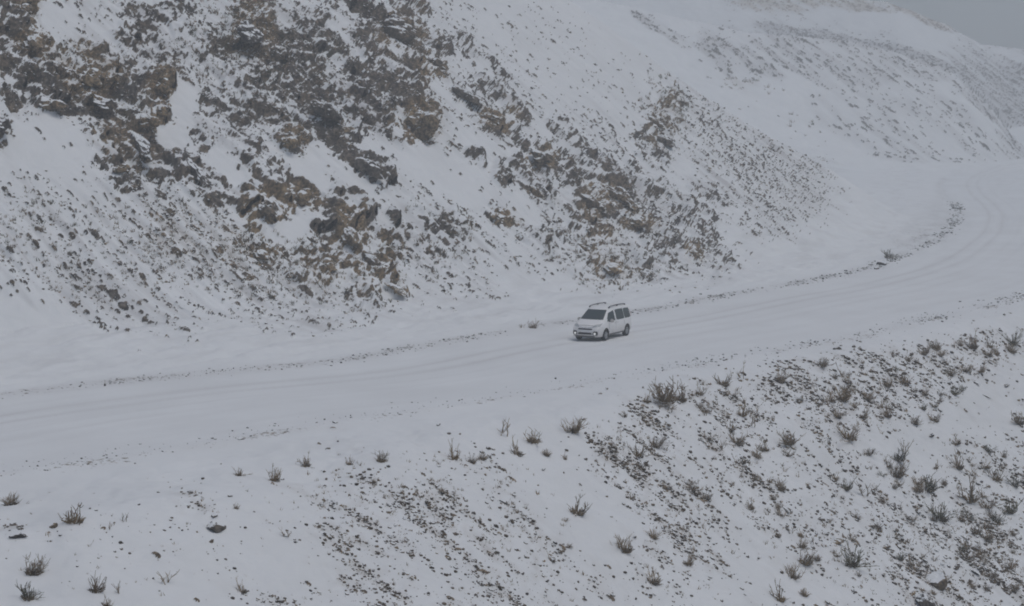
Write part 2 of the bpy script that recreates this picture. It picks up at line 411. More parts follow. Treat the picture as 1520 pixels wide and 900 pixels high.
# how much of each crag is blown bare: the steepest faces first
jit = fbm(SS / 0.46, UU / 0.56, 211, 4, .85) * 0.36 + fbm(SS / 3.6, UU / 4.2, 213, 3) * 0.46
q = nz + jit
qs = np.quantile(q[crag > 0.5], np.linspace(0, 1, 21))
thr = np.interp(np.clip(crag * 0.60 - 0.05, 0, 1), np.linspace(0, 1, 21), qs)
rock = sstep(0.26, -0.26, q - thr) * sstep(0.08, 0.3, crag)
rock = np.maximum(rock, sstep(0.15, 0.4, st) * np.where(nz > 0.93, 0.4, 1.0))
rock = np.maximum(rock, sstep(0.15, 0.4, se))
rock = np.maximum(rock, sstep(0.15, 0.45, sf_))
far_edge = ridge_b * np.clip(.55 + .9 * fbm(SL / 5.0, UB / 2.0, 227, 3), 0, 1) * (GY < 330)
near_edge = ridge_f * np.clip(.5 + 1.0 * fbm(SF / 5.0, UF / 2.0, 228, 3), 0, 1)
rock = np.maximum(rock, np.maximum(far_edge * np.where(wide_b > 1, .50, .43), near_edge * .46))
rock = rock * np.where(KIND == 1, np.maximum(coarse, .0), 1.0)
BROWN = [(50, 15, 30, 26, 0, .9), (57, 62, 30, 34, 0, 1), (110, 100, 40, 40, 0, .9), (150, 120, 40, 40, 0, .7), (245, 130, 26, 36, 0, .9), (225, 185, 26, 22, 0, .9), (370, 40, 36, 50, 0, .8), (640, 100, 26, 30, 0, .7), (625, 190, 40, 40, 0, 1),
         (735, 180, 26, 18, 0, 1), (428, 212, 26, 18, 0, 1), (440, 295, 34, 26, 0, 1), (395, 315, 36, 36, 0, 1), (521, 350, 26, 46, 0, 1), (560, 390, 46, 46, 0, 1), (480, 395, 46, 36, 0, 1), (388, 378, 30, 22, 0, 1), (300, 350, 110, 40, 20, .6), (585, 430, 30, 12, 0, 1), (600, 50, 40, 40, 0, .5),
         (800, 237, 26, 18, 0, .8), (884, 303, 30, 34, 0, .8), (940, 333, 30, 16, 0, 1), (905, 400, 40, 22, 0, 1), (745, 325, 26, 14, 0, .9), (985, 175, 30, 46, 0, .6), (900, 370, 40, 40, 0, .7), (1028, 378, 16, 16, 0, 1), (1090, 128, 80, 14, 8, 1), (1280, 10, 160, 16, 4, 1), (1150, 8, 60, 16, 0, 1), (1370, 30, 50, 14, 20, .8), (185, 215, 60, 30, 30, .5), (30, 330, 14, 24, 0, 1), (1190, 190, 30, 20, 40, .6)]
brown = blobmap(BROWN, PXB, PYB, wob * .8)
brown = np.maximum(brown, (KIND == 4) * 0.45 + 0)
# thin trodden or wind-swept snow lets the ground tint through
thin = np.clip((KIND == 0) * (.06 + .16 * fbm(SL / 14.0, lane / 1.3, 229, 4)) + track * 0.50 * (1 - .3 * sstep(130, 190, GY)) + far_edge * .4 + ridge_b * 0.22 * np.clip(.4 + fbm(SL / 3, UB, 225, 3), 0, 1) + ridge_f * 0.15 * np.clip(.4 + fbm(SF / 3, UF, 226, 3), 0, 1) + drift * np.clip(fbm(SS / 5, UU / 1.6, 221, 3), 0, 1) * 0.6 * sstep(2, 5, UB) + cr * 0.2, 0, 1)
thin = np.maximum(thin, (KIND == 1) * np.clip(scree * 1.6, 0, .9) * np.clip(fbm(SS / 0.8, UU / 9, 222, 3) * 1.5 + .15, 0, 1))
thin = np.maximum(thin, (KIND == 1) * blobmap([(1090, 112, 90, 14, 14, 1.0), (1000, 78, 80, 12, 24, .7)], PXB, PYB, wob * .4))
thin = np.maximum(thin, (KIND == 4) * np.clip(emb * 1.4, 0, 1) * np.clip(streak * 1.2 + fbm(GX / 0.7, GY / 0.9, 223, 3) * .8, 0, 1) * 0.95)
thin = np.maximum(thin, ((KIND == 2) | (KIND == 3)) * np.clip(fard * 1.0, 0, .9) * np.where(KIND == 3, 1.3, 1.0))
brown = brown - ((KIND == 2) | ((KIND == 3) & (PYB > 45))) * 0.5
PXF, PYF = project(P[..., 0], P[..., 1], P[..., 2])


# ------------------------------------------------------------------ materials
def node_mat(name):
    m = bpy.data.materials.new(name); m.use_nodes = True
    nt = m.node_tree
    return m, nt, nt.nodes["Principled BSDF"]


def nd(nt, typ, **kw):
    n = nt.nodes.new(typ)
    for k, v in kw.items():
        if k.startswith("i_"): n.inputs[k[2:].replace("_", " ")].default_value = v
        else: setattr(n, k, v)
    return n


def mathn(nt, op, a, b=None, clamp=False):
    n = nt.nodes.new("ShaderNodeMath"); n.operation = op; n.use_clamp = clamp
    for i, v in enumerate((a, b)):
        if v is None: continue
        if isinstance(v, (int, float)): n.inputs[i].default_value = v
        else: nt.links.new(v, n.inputs[i])
    return n.outputs[0]


def mixc(nt, f, a, b):
    n = nt.nodes.new("ShaderNodeMix"); n.data_type = "RGBA"
    for s, v in ((n.inputs[0], f), (n.inputs[6], a), (n.inputs[7], b)):
        if isinstance(v, (int, float)): s.default_value = v
        elif isinstance(v, tuple): s.default_value = (*v, 1)
        else: nt.links.new(v, s)
    return n.outputs[2]


def ramp(nt, fac, stops):
    n = nt.nodes.new("ShaderNodeValToRGB")
    el = n.color_ramp.elements
    while len(el) < len(stops): el.new(0.5)
    for e, (p, c) in zip(el, stops):
        e.position = p; e.color = (*c, 1) if isinstance(c, tuple) else (c, c, c, 1)
    nt.links.new(fac, n.inputs[0])
    return n.outputs[0]


def noise_out(nt, vec, scale, detail=3, rough=0.55):
    n = nt.nodes.new("ShaderNodeTexNoise")
    n.inputs["Scale"].default_value = scale; n.inputs["Detail"].default_value = detail; n.inputs["Roughness"].default_value = rough
    if vec is not None: nt.links.new(vec, n.inputs["Vector"])
    return n.outputs[0]


SNOW = (0.79, 0.82, 0.835)


def rock_colour(nt, vec, tint, k=1.0):
    a = noise_out(nt, vec, 2.2, 4, .65)
    b = noise_out(nt, vec, 5.0, 3)
    grey = ramp(nt, a, [(0.3, (0.048, 0.043, 0.039)), (0.5, (0.118, 0.105, 0.092)), (0.7, (0.24, 0.213, 0.186))])
    br = ramp(nt, a, [(0.3, (0.105, 0.077, 0.045)), (0.5, (0.26, 0.192, 0.112)), (0.72, (0.43, 0.320, 0.195))])
    c = mixc(nt, tint, grey, br)
    return mixc(nt, ramp(nt, b, [(0.42, 0.0), (0.60, 0.74)]), c, (0.026, 0.023, 0.021))


def ground_material():
    m, nt, bs = node_mat("snow_over_rock")
    geo = nd(nt, "ShaderNodeNewGeometry")
    vec = geo.outputs["Position"]
    at = lambda n: nd(nt, "ShaderNodeAttribute", attribute_name=n).outputs["Fac"]
    rk, br, th = at("rock"), at("brown"), at("thin")
    n1 = noise_out(nt, vec, 3.6, 4, 0.7)
    fac = mathn(nt, "ADD", rk, mathn(nt, "MULTIPLY", mathn(nt, "SUBTRACT", n1, 0.5), 2.0))
    fac = ramp(nt, fac, [(0.42, 0.0), (0.60, 1.0)])
    fac = mathn(nt, "MULTIPLY", fac, mathn(nt, "GREATER_THAN", rk, 0.06))
    nb = noise_out(nt, vec, 0.8, 3)
    tint = mathn(nt, "ADD", br, mathn(nt, "MULTIPLY", mathn(nt, "SUBTRACT", nb, 0.36), 1.5), True)
    rc = rock_colour(nt, vec, tint)
    nl = noise_out(nt, vec, 0.22, 4)
    snow = mixc(nt, ramp(nt, nl, [(0.3, 0.0), (0.75, 1.0)]), SNOW, (0.735, 0.762, 0.775))
    soil = mixc(nt, br, (0.42, 0.41, 0.41), (0.46, 0.40, 0.32))
    snow = mixc(nt, mathn(nt, "MULTIPLY", th, 0.62), snow, soil)
    nt.links.new(mixc(nt, fac, snow, rc), bs.inputs["Base Color"])
    bs.inputs["Roughness"].default_value = 0.85
    bs.inputs["Specular IOR Level"].default_value = 0.2
    bp = nd(nt, "ShaderNodeBump"); bp.inputs["Strength"].default_value = 0.5; bp.inputs["Distance"].default_value = 0.06
    hb = mathn(nt, "ADD", mathn(nt, "MULTIPLY", noise_out(nt, vec, 2.2, 4), 0.6), mathn(nt, "MULTIPLY", noise_out(nt, vec, 9.0, 3), mathn(nt, "ADD", mathn(nt, "MULTIPLY", fac, 1.2), 0.15)))
    nt.links.new(hb, bp.inputs["Height"]); nt.links.new(bp.outputs[0], bs.inputs["Normal"])
    return m


def rock_material(name, tint, lift=1.0, snowline=0.80):
    """bare stone with snow lying on whatever faces up"""
    m, nt, bs = node_mat(name)
    geo = nd(nt, "ShaderNodeNewGeometry"); oi = nd(nt, "ShaderNodeObjectInfo")
    vec = geo.outputs["Position"]
    sep = nd(nt, "ShaderNodeSeparateXYZ"); nt.links.new(geo.outputs["Normal"], sep.inputs[0])
    n1 = noise_out(nt, vec, 3.5, 3)
    s = mathn(nt, "ADD", sep.outputs[2], mathn(nt, "MULTIPLY", mathn(nt, "SUBTRACT", n1, 0.5), 0.9))
    s = ramp(nt, s, [(snowline - 0.05, 0.0), (min(snowline + 0.05, 1.0), 1.0)])
    tt = mathn(nt, "ADD", mathn(nt, "MULTIPLY", mathn(nt, "SUBTRACT", oi.outputs["Random"], 0.5), 0.7), tint, True)
    c = rock_colour(nt, vec, tt)
    if lift != 1.0:
        hsv = nd(nt, "ShaderNodeHueSaturation"); hsv.inputs["Value"].default_value = lift
        nt.links.new(c, hsv.inputs["Color"]); c = hsv.outputs[0]
    nt.links.new(mixc(nt, s, c, SNOW), bs.inputs["Base Color"])
    bs.inputs["Roughness"].default_value = 0.9; bs.inputs["Specular IOR Level"].default_value = 0.2
    bp = nd(nt, "ShaderNodeBump"); bp.inputs["Strength"].default_value = 0.7; bp.inputs["Distance"].default_value = 0.05
    nt.links.new(noise_out(nt, vec, 8.0, 4), bp.inputs["Height"]); nt.links.new(bp.outputs[0], bs.inputs["Normal"])
    return m


def twig_material(name, ca, cb):
    m, nt, bs = node_mat(name)
    geo = nd(nt, "ShaderNodeNewGeometry"); oi = nd(nt, "ShaderNodeObjectInfo")
    n1 = noise_out(nt, geo.outputs["Position"], 7.0, 2)
    f = mathn(nt, "ADD", mathn(nt, "MULTIPLY", n1, 0.7), mathn(nt, "MULTIPLY", oi.outputs["Random"], 0.4))
    c = ramp(nt, f, [(0.3, ca), (0.75, cb)])
    sep = nd(nt, "ShaderNodeSeparateXYZ"); nt.links.new(geo.outputs["True Normal"], sep.inputs[0])
    s = mathn(nt, "ADD", sep.outputs[2], mathn(nt, "MULTIPLY", noise_out(nt, geo.outputs["Position"], 11.0, 2), 0.8))
    nt.links.new(mixc(nt, ramp(nt, s, [(0.78, 0.0), (1.0, 0.75)]), c, SNOW), bs.inputs["Base Color"])       # snow caught along the twigs
    bs.inputs["Roughness"].default_value = 0.9; bs.inputs["Specular IOR Level"].default_value = 0.15
    return m


def plain(name, col, rough=0.5, metal=0.0, spec=0.5, coat=0.0, noise=0.0):
    m, nt, bs = node_mat(name)
    bs.inputs["Base Color"].default_value = (*col, 1)
    bs.inputs["Roughness"].default_value = rough; bs.inputs["Metallic"].default_value = metal
    bs.inputs["Specular IOR Level"].default_value = spec; bs.inputs["Coat Weight"].default_value = coat
    if noise:
        tc = nd(nt, "ShaderNodeTexCoord")
        n1 = noise_out(nt, tc.outputs["Object"], 3.0, 4)
        nt.links.new(mixc(nt, ramp(nt, n1, [(0.35, 0.0), (0.75, noise)]), col, tuple(c * 0.45 + 0.03 for c in col)), bs.inputs["Base Color"])
    return m


M_GROUND = ground_material()
M_GREY = rock_material("grey_stone", 0.15, 1.0, 0.66)
M_BROWN = rock_material("brown_stone", 0.75, 1.0, 0.70)
M_OCHRE = rock_material("ochre_stone", 0.95, 1.2, 0.72)
M_DARK = rock_material("dark_stone", 0.2, 0.75, 0.74)
M_BARE = rock_material("bare_stone", 0.32, 0.58, 0.97)
M_TWIG = twig_material("dry_brown_twigs", (0.125, 0.088, 0.048), (0.36, 0.255, 0.140))
M_STRAW = twig_material("dry_straw_stems", (0.13, 0.086, 0.044), (0.32, 0.22, 0.12))
M_OLIVE = twig_material("olive_scrub", (0.048, 0.044, 0.020), (0.15, 0.13, 0.060))
M_TUFT = twig_material("dead_grass_tuft", (0.085, 0.060, 0.031), (0.28, 0.20, 0.105))
M_SNOW = plain("snow", SNOW, 0.85, 0, 0.2)


# ------------------------------------------------------------------ object helpers
def tag(o, label=None, cat=None, group=None, kind=None):
    if label: o["label"] = label
    if cat: o["category"] = cat
    if group: o["group"] = group
    if kind: o["kind"] = kind
    return o


def mesh_np(name, V, Fc, mat, smooth=True):
    me = bpy.data.meshes.new(name)
    V = np.asarray(V, np.float32); Fc = np.asarray(Fc, np.int32)
    k = Fc.shape[1]
    me.vertices.add(len(V)); me.vertices.foreach_set("co", V.ravel())
    me.loops.add(Fc.size); me.loops.foreach_set("vertex_index", Fc.ravel())
    me.polygons.add(len(Fc))
    me.polygons.foreach_set("loop_start", np.arange(0, Fc.size, k, dtype=np.int32))
    me.polygons.foreach_set("loop_total", np.full(len(Fc), k, np.int32))
    me.polygons.foreach_set("use_smooth", np.full(len(Fc), smooth, bool))
    me.update(calc_edges=True)
    if mat: me.materials.append(mat)
    return me


def link(name, me, parent=None):
    o = bpy.data.objects.new(name, me); COL.objects.link(o)
    if parent is not None: o.parent = parent
    return o


# ground, cut up where one surface meets the next
idx = np.arange(NJ * NI).reshape(NJ, NI)
quads = np.stack([idx[:-1, :-1], idx[1:, :-1], idx[1:, 1:], idx[:-1, 1:]], axis=2)
kq = KIND[:-1, :-1]
PV = P.reshape(-1, 3)
attrs = {"rock": rock.reshape(-1), "brown": brown.reshape(-1), "thin": thin.reshape(-1)}
for name, ks, lab, cat in (("road", (0,), "wide snow covered road with faint wheel tracks bending round the hill", "road"),
                           ("hillside", (1,), "steep snowy cut hillside with bare crags rising behind the road", "hillside"),
                           ("far_hills", (2, 3), "pale snowy hills with dark scrub bands beyond the bend", "hills"),
                           ("embankment", (4,), "snowy slope with stones and scrub falling away below the road", "slope")):
    q = quads[np.isin(kq, ks)]
    used, inv = np.unique(q, return_inverse=True)
    me = mesh_np(name, PV[used], inv.reshape(q.shape), M_GROUND)
    for an, av in attrs.items():
        a = me.attributes.new(an, "FLOAT", "POINT"); a.data.foreach_set("value", np.ascontiguousarray(av[used], np.float32))
    me.normals_split_custom_set_from_vertices(N1.reshape(-1, 3)[used])
    tag(link(name, me), lab, cat, kind="structure")

run_py = np.minimum.accumulate(np.where(PYF > 1500, 1500, PYF), axis=1)


def ground_at(px, py):
    """the point of the ground seen at this place of the photograph, its normal, kind"""
    j = int(np.clip(np.searchsorted(px_cols, px), 1, NJ - 1))
    if abs(px_cols[j - 1] - px) < abs(px_cols[j] - px): j -= 1
    r = run_py[j]
    i = int(np.searchsorted(-r, -py))
    if i <= 0 or i >= NI: return None
    return Vector(P[j, i]), Vector(N0[j, i]), int(KIND[j, i]), j, i


# ------------------------------------------------------------------ stones
def stone_mesh(name, seed, mat, subdiv=3, sx=1.0, sy=0.75, sz=0.6, cuts=11, rough=0.09, smooth=False):
    rg = random.Random(seed)
    bm = bmesh.new()
    bmesh.ops.create_icosphere(bm, subdivisions=subdiv, radius=1.0)
    planes = []
    for _ in range(cuts):
        v = Vector((rg.gauss(0, 1), rg.gauss(0, 1), rg.gauss(0, 1))).normalized()
        planes.append((v, rg.uniform(0.42, 0.85)))
    off = Vector((seed * 3.7, seed * 1.9, 0))
    for v in bm.verts:
        for (n, h) in planes:
            d = v.co.dot(n)
            if d > h: v.co -= n * (d - h)
        v.co *= 1 + rough * mnoise.noise(v.co * 2.6 + off) * 2 + rough * mnoise.noise(v.co * 6 + off)
        v.co = Vector((v.co.x * sx, v.co.y * sy, v.co.z * sz))
    me = bpy.data.meshes.new(name); bm.to_mesh(me); bm.free()
    me.materials.append(mat)
    me.polygons.foreach_set("use_smooth", [smooth] * len(me.polygons))
    return me


def outcrop_mesh(name, seed, mat):
    """several slabs of one bed, leaning down the fall line, grown together"""
    rg = random.Random(seed)
    bm = bmesh.new()
    for k in range(rg.randint(4, 6)):
        b2 = bmesh.new(); bmesh.ops.create_icosphere(b2, subdivisions=3, radius=1.0)
        planes = []
        for _ in range(9):
            v = Vector((rg.gauss(0, 1), rg.gauss(0, 1), rg.gauss(0, .8))).normalized(); planes.append((v, rg.uniform(0.45, 0.85)))
        size = rg.uniform(0.45, 0.85)
        mt = Matrix.Translation((rg.uniform(-.5, .5), rg.uniform(-.5, .5), rg.uniform(-.25, .35))) @ Matrix.Rotation(rg.uniform(-.4, .4), 4, "Z") @ Matrix.Rotation(rg.uniform(-.35, .35), 4, "X") @ Matrix.Diagonal((size * rg.uniform(.7, 1.0), size * rg.uniform(.8, 1.2), size * rg.uniform(.5, .8), 1))
        off = Vector((seed * 2.3 + k, seed * 1.1, k * 4.2))
        for v in b2.verts:
            for (n, h) in planes:
                d = v.co.dot(n)
                if d > h: v.co -= n * (d - h)
            v.co *= 1 + 0.16 * mnoise.noise(v.co * 3 + off) + 0.10 * mnoise.noise(v.co * 8 + off)
            v.co = mt @ v.co
        tmp = bpy.data.meshes.new("tmp"); b2.to_mesh(tmp); b2.free()
        bm.from_mesh(tmp); bpy.data.meshes.remove(tmp)
    me = bpy.data.meshes.new(name); bm.to_mesh(me); bm.free()
    me.materials.append(mat)
    return me


def frame_on(n, fall=None, lean=0.5):
    """rotation with Z between straight up and the slope's normal and Y down the fall line"""
    z = (Vector((0, 0, 1)).lerp(n, lean)).normalized()
    f = Vector((n.x, n.y, 0))
    if f.length < 0.05: f = Vector((0.8, -0.6, 0))
    y = (f - z * f.dot(z)).normalized(); x = y.cross(z)
    return Matrix((x, y, z)).transposed().to_4x4()


LANDMARKS = []      # (short name, location, kind of ground)


def put(name, me, px, py, size, lab, cat, group, lean=0.5, sink=0.25, turn=0.0, stretch=(1, 1, 1), short=None, child=None):
    """size = half width in pixels of the photograph"""
    g = ground_at(px, py)
    if g is None: return None
    loc, n, k, j, i = g
    s = size * loc.y / F
    o = link(name, me)
    M = Matrix.Translation(loc + Vector((0, 0, s * stretch[2] * (0.5 - sink)))) @ frame_on(n, lean=lean) @ Matrix.Rotation(turn, 4, "Z") @ Matrix.Diagonal((s * stretch[0], s * stretch[1], s * stretch[2], 1))
    o.matrix_world = M
    tag(o, lab, cat, group)
    if short: LANDMARKS.append((short, loc.copy(), k))
    return o


OUT = {c: [outcrop_mesh("rock_outcrop", 100 + 10 * q + k, m) for k in range(3)] for q, (c, m) in enumerate((("g", M_GREY), ("b", M_BROWN), ("o", M_OCHRE), ("d", M_DARK)))}
G_OUT = "rock outcrops on the hillside above the road"
# px, py, half size px, colour, stretch (along road, down the fall, out), label, short name
OUTCROPS = [
    (50, 20, 16, "b", (1, .9, .8), "small brown rock head at the top edge beside a snow pocket", "the brown rock head"),
    (57, 72, 21, "o", (.85, 1.0, 1.1), "rounded olive brown outcrop standing tallest in the upper crag", "the rounded olive brown outcrop"),
    (104, 112, 22, "b", (.9, 1.1, 1), "brown block under the rounded olive outcrop, streaked with snow", "the streaked brown block"),
    (143, 128, 24, "b", (.9, 1.1, 1), "broad brown buttress in the middle of the upper crag", "the broad brown buttress"),
    (84, 160, 20, "b", (1.3, .8, .6), "low brown ledge overhanging the wide snow pocket", "the low brown ledge"),
    (160, 158, 20, "d", (1, 1, .8), "dark cleft rock under the broad brown buttress", "the dark cleft rock"),
    (248, 140, 18, "b", (.7, 1.1, 1.2), "upright brown pillar beside a narrow snow tongue", "the upright brown pillar"),
    (224, 188, 17, "b", (.9, 1.0, .9), "brown knob below the upright pillar", "the brown knob"),
    (4, 192, 16, "d", (.8, 1.1, 1), "dark rock cut off by the photo edge beside the snow pocket", "the cut off dark rock"),
    (184, 256, 15, "b", (1.1, .7, .8), "olive boulder with snow cap at the foot of the tilted slabs", "the snow capped olive boulder"),
    (212, 222, 24, "g", (.6, 1.9, .6), "long grey tilted slab running down below the brown knob", "the long tilted slab"),
    (286, 258, 20, "g", (.6, 1.9, .6), "shorter grey tilted slab above the scree", "the shorter tilted slab"),
    (372, 58, 22, "d", (.8, 1.2, .7), "dark brushy rock rib near the top of the hillside", "the brushy rock rib"),
    (474, 172, 22, "d", (.8, 1.2, 1), "dark hollow rock in the middle of the great crag", "the dark hollow rock"),
    (428, 218, 15, "o", (1, .9, .8), "ochre rock in the foot of the great crag above a snow hollow", "the ochre foot rock"),
    (592, 52, 24, "d", (1, 1.1, .9), "dark reddish block high on the great crag", "the dark reddish block"),
    (645, 98, 15, "b", (1, 1, .9), "olive block on the shoulder of the great crag", "the olive shoulder block"),
    (626, 196, 26, "o", (.8, 1.0, 1.1), "tall ochre buttress at the lower tip of the great crag", "the tall ochre buttress"),
    (732, 184, 17, "o", (1.0, .9, 1), "ochre nose at the lower end of the spur above the snow chute", "the ochre nose"),
    (690, 148, 18, "g", (.7, 1.6, .7), "grey slab leading down to the ochre nose", "the grey slab above the nose"),
    (664, 112, 12, "b", (1.3, .7, .7), "small brown ledge where the spur leaves the great crag", "the small brown ledge"),
    (514, 198, 14, "b", (1.3, .7, .7), "olive overhang beneath the dark heart of the crag", "the olive overhang"),
    (548, 256, 22, "g", (.8, 1.3, .9), "grey flank block hanging below the great crag", "the grey flank block"),
    (445, 300, 17, "o", (1, .9, 1), "rust brown overhanging boulder with a rounded roof", "the rust brown overhang"),
    (396, 318, 20, "b", (.9, 1.1, .9), "rusty broken rock beside the rust brown overhang", "the rusty broken rock"),
    (521, 362, 20, "o", (.75, 1.3, 1.1), "upright tan rock face in the middle of the slope", "the upright tan face"),
    (566, 402, 24, "b", (.85, 1.2, 1), "brown fan shaped rock with a pointed slab at its foot", "the fan shaped rock"),
    (484, 402, 19, "b", (1, 1, .9), "rusty rock under the upright tan face", "the rusty rock under the face"),
    (388, 382, 14, "o", (1, 1.1, .8), "yellow brown boulder bulging out of the scree", "the yellow brown boulder"),
    (467, 360, 10, "b", (1.1, .9, .8), "small olive boulder between tan face and yellow boulder", "the small olive boulder"),
    (585, 432, 13, "o", (.7, 1.7, .6), "pointed rusty slab lowest on the slope below the fan shaped rock", "the pointed rusty slab"),
    (798, 240, 17, "b", (1, 1, .8), "brown rock at the upper end of the second spur", "the spur's upper brown rock"),
    (884, 312, 23, "b", (.9, 1.2, 1), "big brown block in the heart of the second spur", "the spur's big brown block"),
    (916, 300, 18, "b", (.55, 1.9, .9), "steep brown slab just beside the spur's big block", "the steep brown slab"),
    (940, 338, 18, "o", (1.1, .9, .9), "pale ochre block below the steep brown slab", "the pale ochre block"),
    (800, 292, 15, "b", (.8, 1.2, 1), "lone brown rock in the snow beside the second spur", "the lone brown rock"),
    (744, 328, 15, "o", (1.1, .8, .9), "lone ochre boulder in the smooth snow of the middle slope", "the lone ochre boulder"),
    (908, 406, 17, "o", (1.1, .9, .8), "yellow ochre boulder lowest in the second spur behind the car", "the yellow ochre boulder"),
    (872, 372, 14, "b", (.8, 1.3, .8), "broken brown rock above the yellow ochre boulder", "the broken brown rock"),
    (1028, 380, 8, "o", (1, 1, 1), "small round red brown stone near the toe of the second spur", "the round red brown stone"),
    (985, 215, 15, "g", (1, 1, .8), "grey rock knot high on the third spur", "the grey rock knot"),
    (975, 188, 16, "b", (.8, 1.2, .7), "brown rock over the grey knot on the third spur", "the brown rock over the knot"),
]
for q, (px, py, hs, c, stv, lab, short) in enumerate(OUTCROPS):
    put("rock_outcrop", OUT[c][q % 3], px, py, hs * 1.12, lab, "rock outcrop", G_OUT, lean=0.75, sink=0.30, turn=random.uniform(-.25, .25), stretch=stv, short=short)

STONES = [stone_mesh("rock", 10 + k, m, 2 if k % 2 else 3, 1, (.7, .9, .6, .8)[k % 4], (.6, .8, .5, .7)[(k + 1) % 4]) for k, m in enumerate((M_GREY, M_DARK, M_BROWN, M_GREY, M_DARK, M_BROWN))]
STONES += [stone_mesh("rock", 40 + k, rock_material("boulder_stone", (.6, .2)[k], .9, .70), 3, 1, .95, .9, 5, .07) for k in range(2)]
G_ROCK_E = "stones lying on the slope below the road"
ROCKS = [
    (316, 786, 20, 7, (1.05, .62, .6), "big dark flat boulder on open snow below the road", "the big flat boulder"),
    (313, 768, 8, 3, (1, .9, .8), "grey stone touching the uphill side of the big flat boulder", None),
    (307, 806, 7, 2, (.7, 1, .9), "small brown stone just downhill of the big flat boulder", None),
    (16, 798, 14, 4, (1.1, .7, .7), "black stone pile at the photo edge near twiggy shrubs", "the black edge stone"),
    (72, 785, 10, 2, (.9, .9, .9), "rounded yellow brown stone beside a tall twiggy shrub", "the yellow brown stone"),
    (496, 628, 6, 1, (1.2, .8, .7), "single black stone on the road's near edge", "the black roadside stone"),
    (649, 632, 6, 4, (1, .8, .8), "small black stone on the shoulder below the black roadside stone", None),
    (355, 653, 7, 1, (1.4, .6, .6), "black crumb of stone in the gravel line of the near edge", None),
    (497, 815, 11, 2, (.8, 1.2, .7), "leaning brown stone beside the first stony rib", "the leaning brown stone"),
    (820, 832, 14, 2, (.5, 1.3, .5), "long rusty slab lying down the middle stony rib", "the long rusty slab"),
    (748, 747, 11, 1, (.8, 1.1, .8), "dark mossy stone near the head of the middle rib", "the dark mossy stone"),
    (805, 699, 5, 4, (1.2, .9, .8), "round black stone alone in snow between two ribs", None),
    (1171, 758, 12, 1, (.5, 1.5, .45), "flat dark slab on the slope beneath scattered scrub", "the flat dark slab"),
    (1398, 868, 20, 6, (1, .9, 1.0), "large snow capped boulder low on the slope", "the snow capped boulder"),
    (1383, 902, 20, 7, (1, .9, 1.0), "dark snow capped boulder cut by the lower frame edge", "the cut off dark boulder"),
    (1429, 844, 10, 2, (.9, 1, 1), "upright brown stone uphill of the snow capped boulder", "the upright brown stone"),
    (1460, 852, 10, 1, (.7, 1.2, .9), "dark broken stone beside the upright brown stone", None),
    (1364, 884, 9, 2, (.9, .9, .9), "small orange brown stone beside the snow capped boulder", None),
    (1248, 806, 15, 2, (.6, 1.6, .6), "long brown rock rib end with scrub at its tip", "the long brown rib"),
    (1386, 650, 6, 4, (.9, .9, 1.2), "small pointed black stone on the open snow of the right slope", "the pointed black stone"),
    (1310, 394, 13, 1, (1.3, .8, .8), "dark snow dusted boulder at the road's far edge before the bend", "the boulder before the bend"),
    (1300, 400, 7, 3, (1.3, .8, .7), "grey stone leaning on the boulder before the bend", None),
    (1468, 590, 10, 1, (.5, 1.4, .5), "dark leaning stone of a pair near the slope top", None),
    (1453, 570, 9, 1, (.6, 1.3, .5), "upper stone of the leaning pair near the slope top", None),
    (1499, 574, 7, 4, (1.1, .8, .7), "black stone alone in snow beyond the leaning pair", None),
]
for (px, py, hs, v, stv, lab, short) in ROCKS:
    put("rock", STONES[v], px, py, hs, lab, "rock", G_ROCK_E if py > 500 else "stones along the road's far edge", lean=0.5, sink=0.32, turn=random.uniform(-.4, .4), stretch=stv, short=short)


# ------------------------------------------------------------------ shrubs
def tube(vs, fs, pts, r0, r1):
    base = None
    n = len(pts)
    for i, p in enumerate(pts):
        d = (pts[min(i + 1, n - 1)] - pts[max(i - 1, 0)]).normalized()
        a = d.orthogonal().normalized(); b = d.cross(a)
        r = r0 + (r1 - r0) * i / (n - 1)
        k = len(vs)
        for t in range(3):
            an = t * 2.0944
            vs.append(p + (a * math.cos(an) + b * math.sin(an)) * r)
        if i:
            for t in range(3): fs.append((k - 3 + t, k - 3 + (t + 1) % 3, k + (t + 1) % 3, k + t))


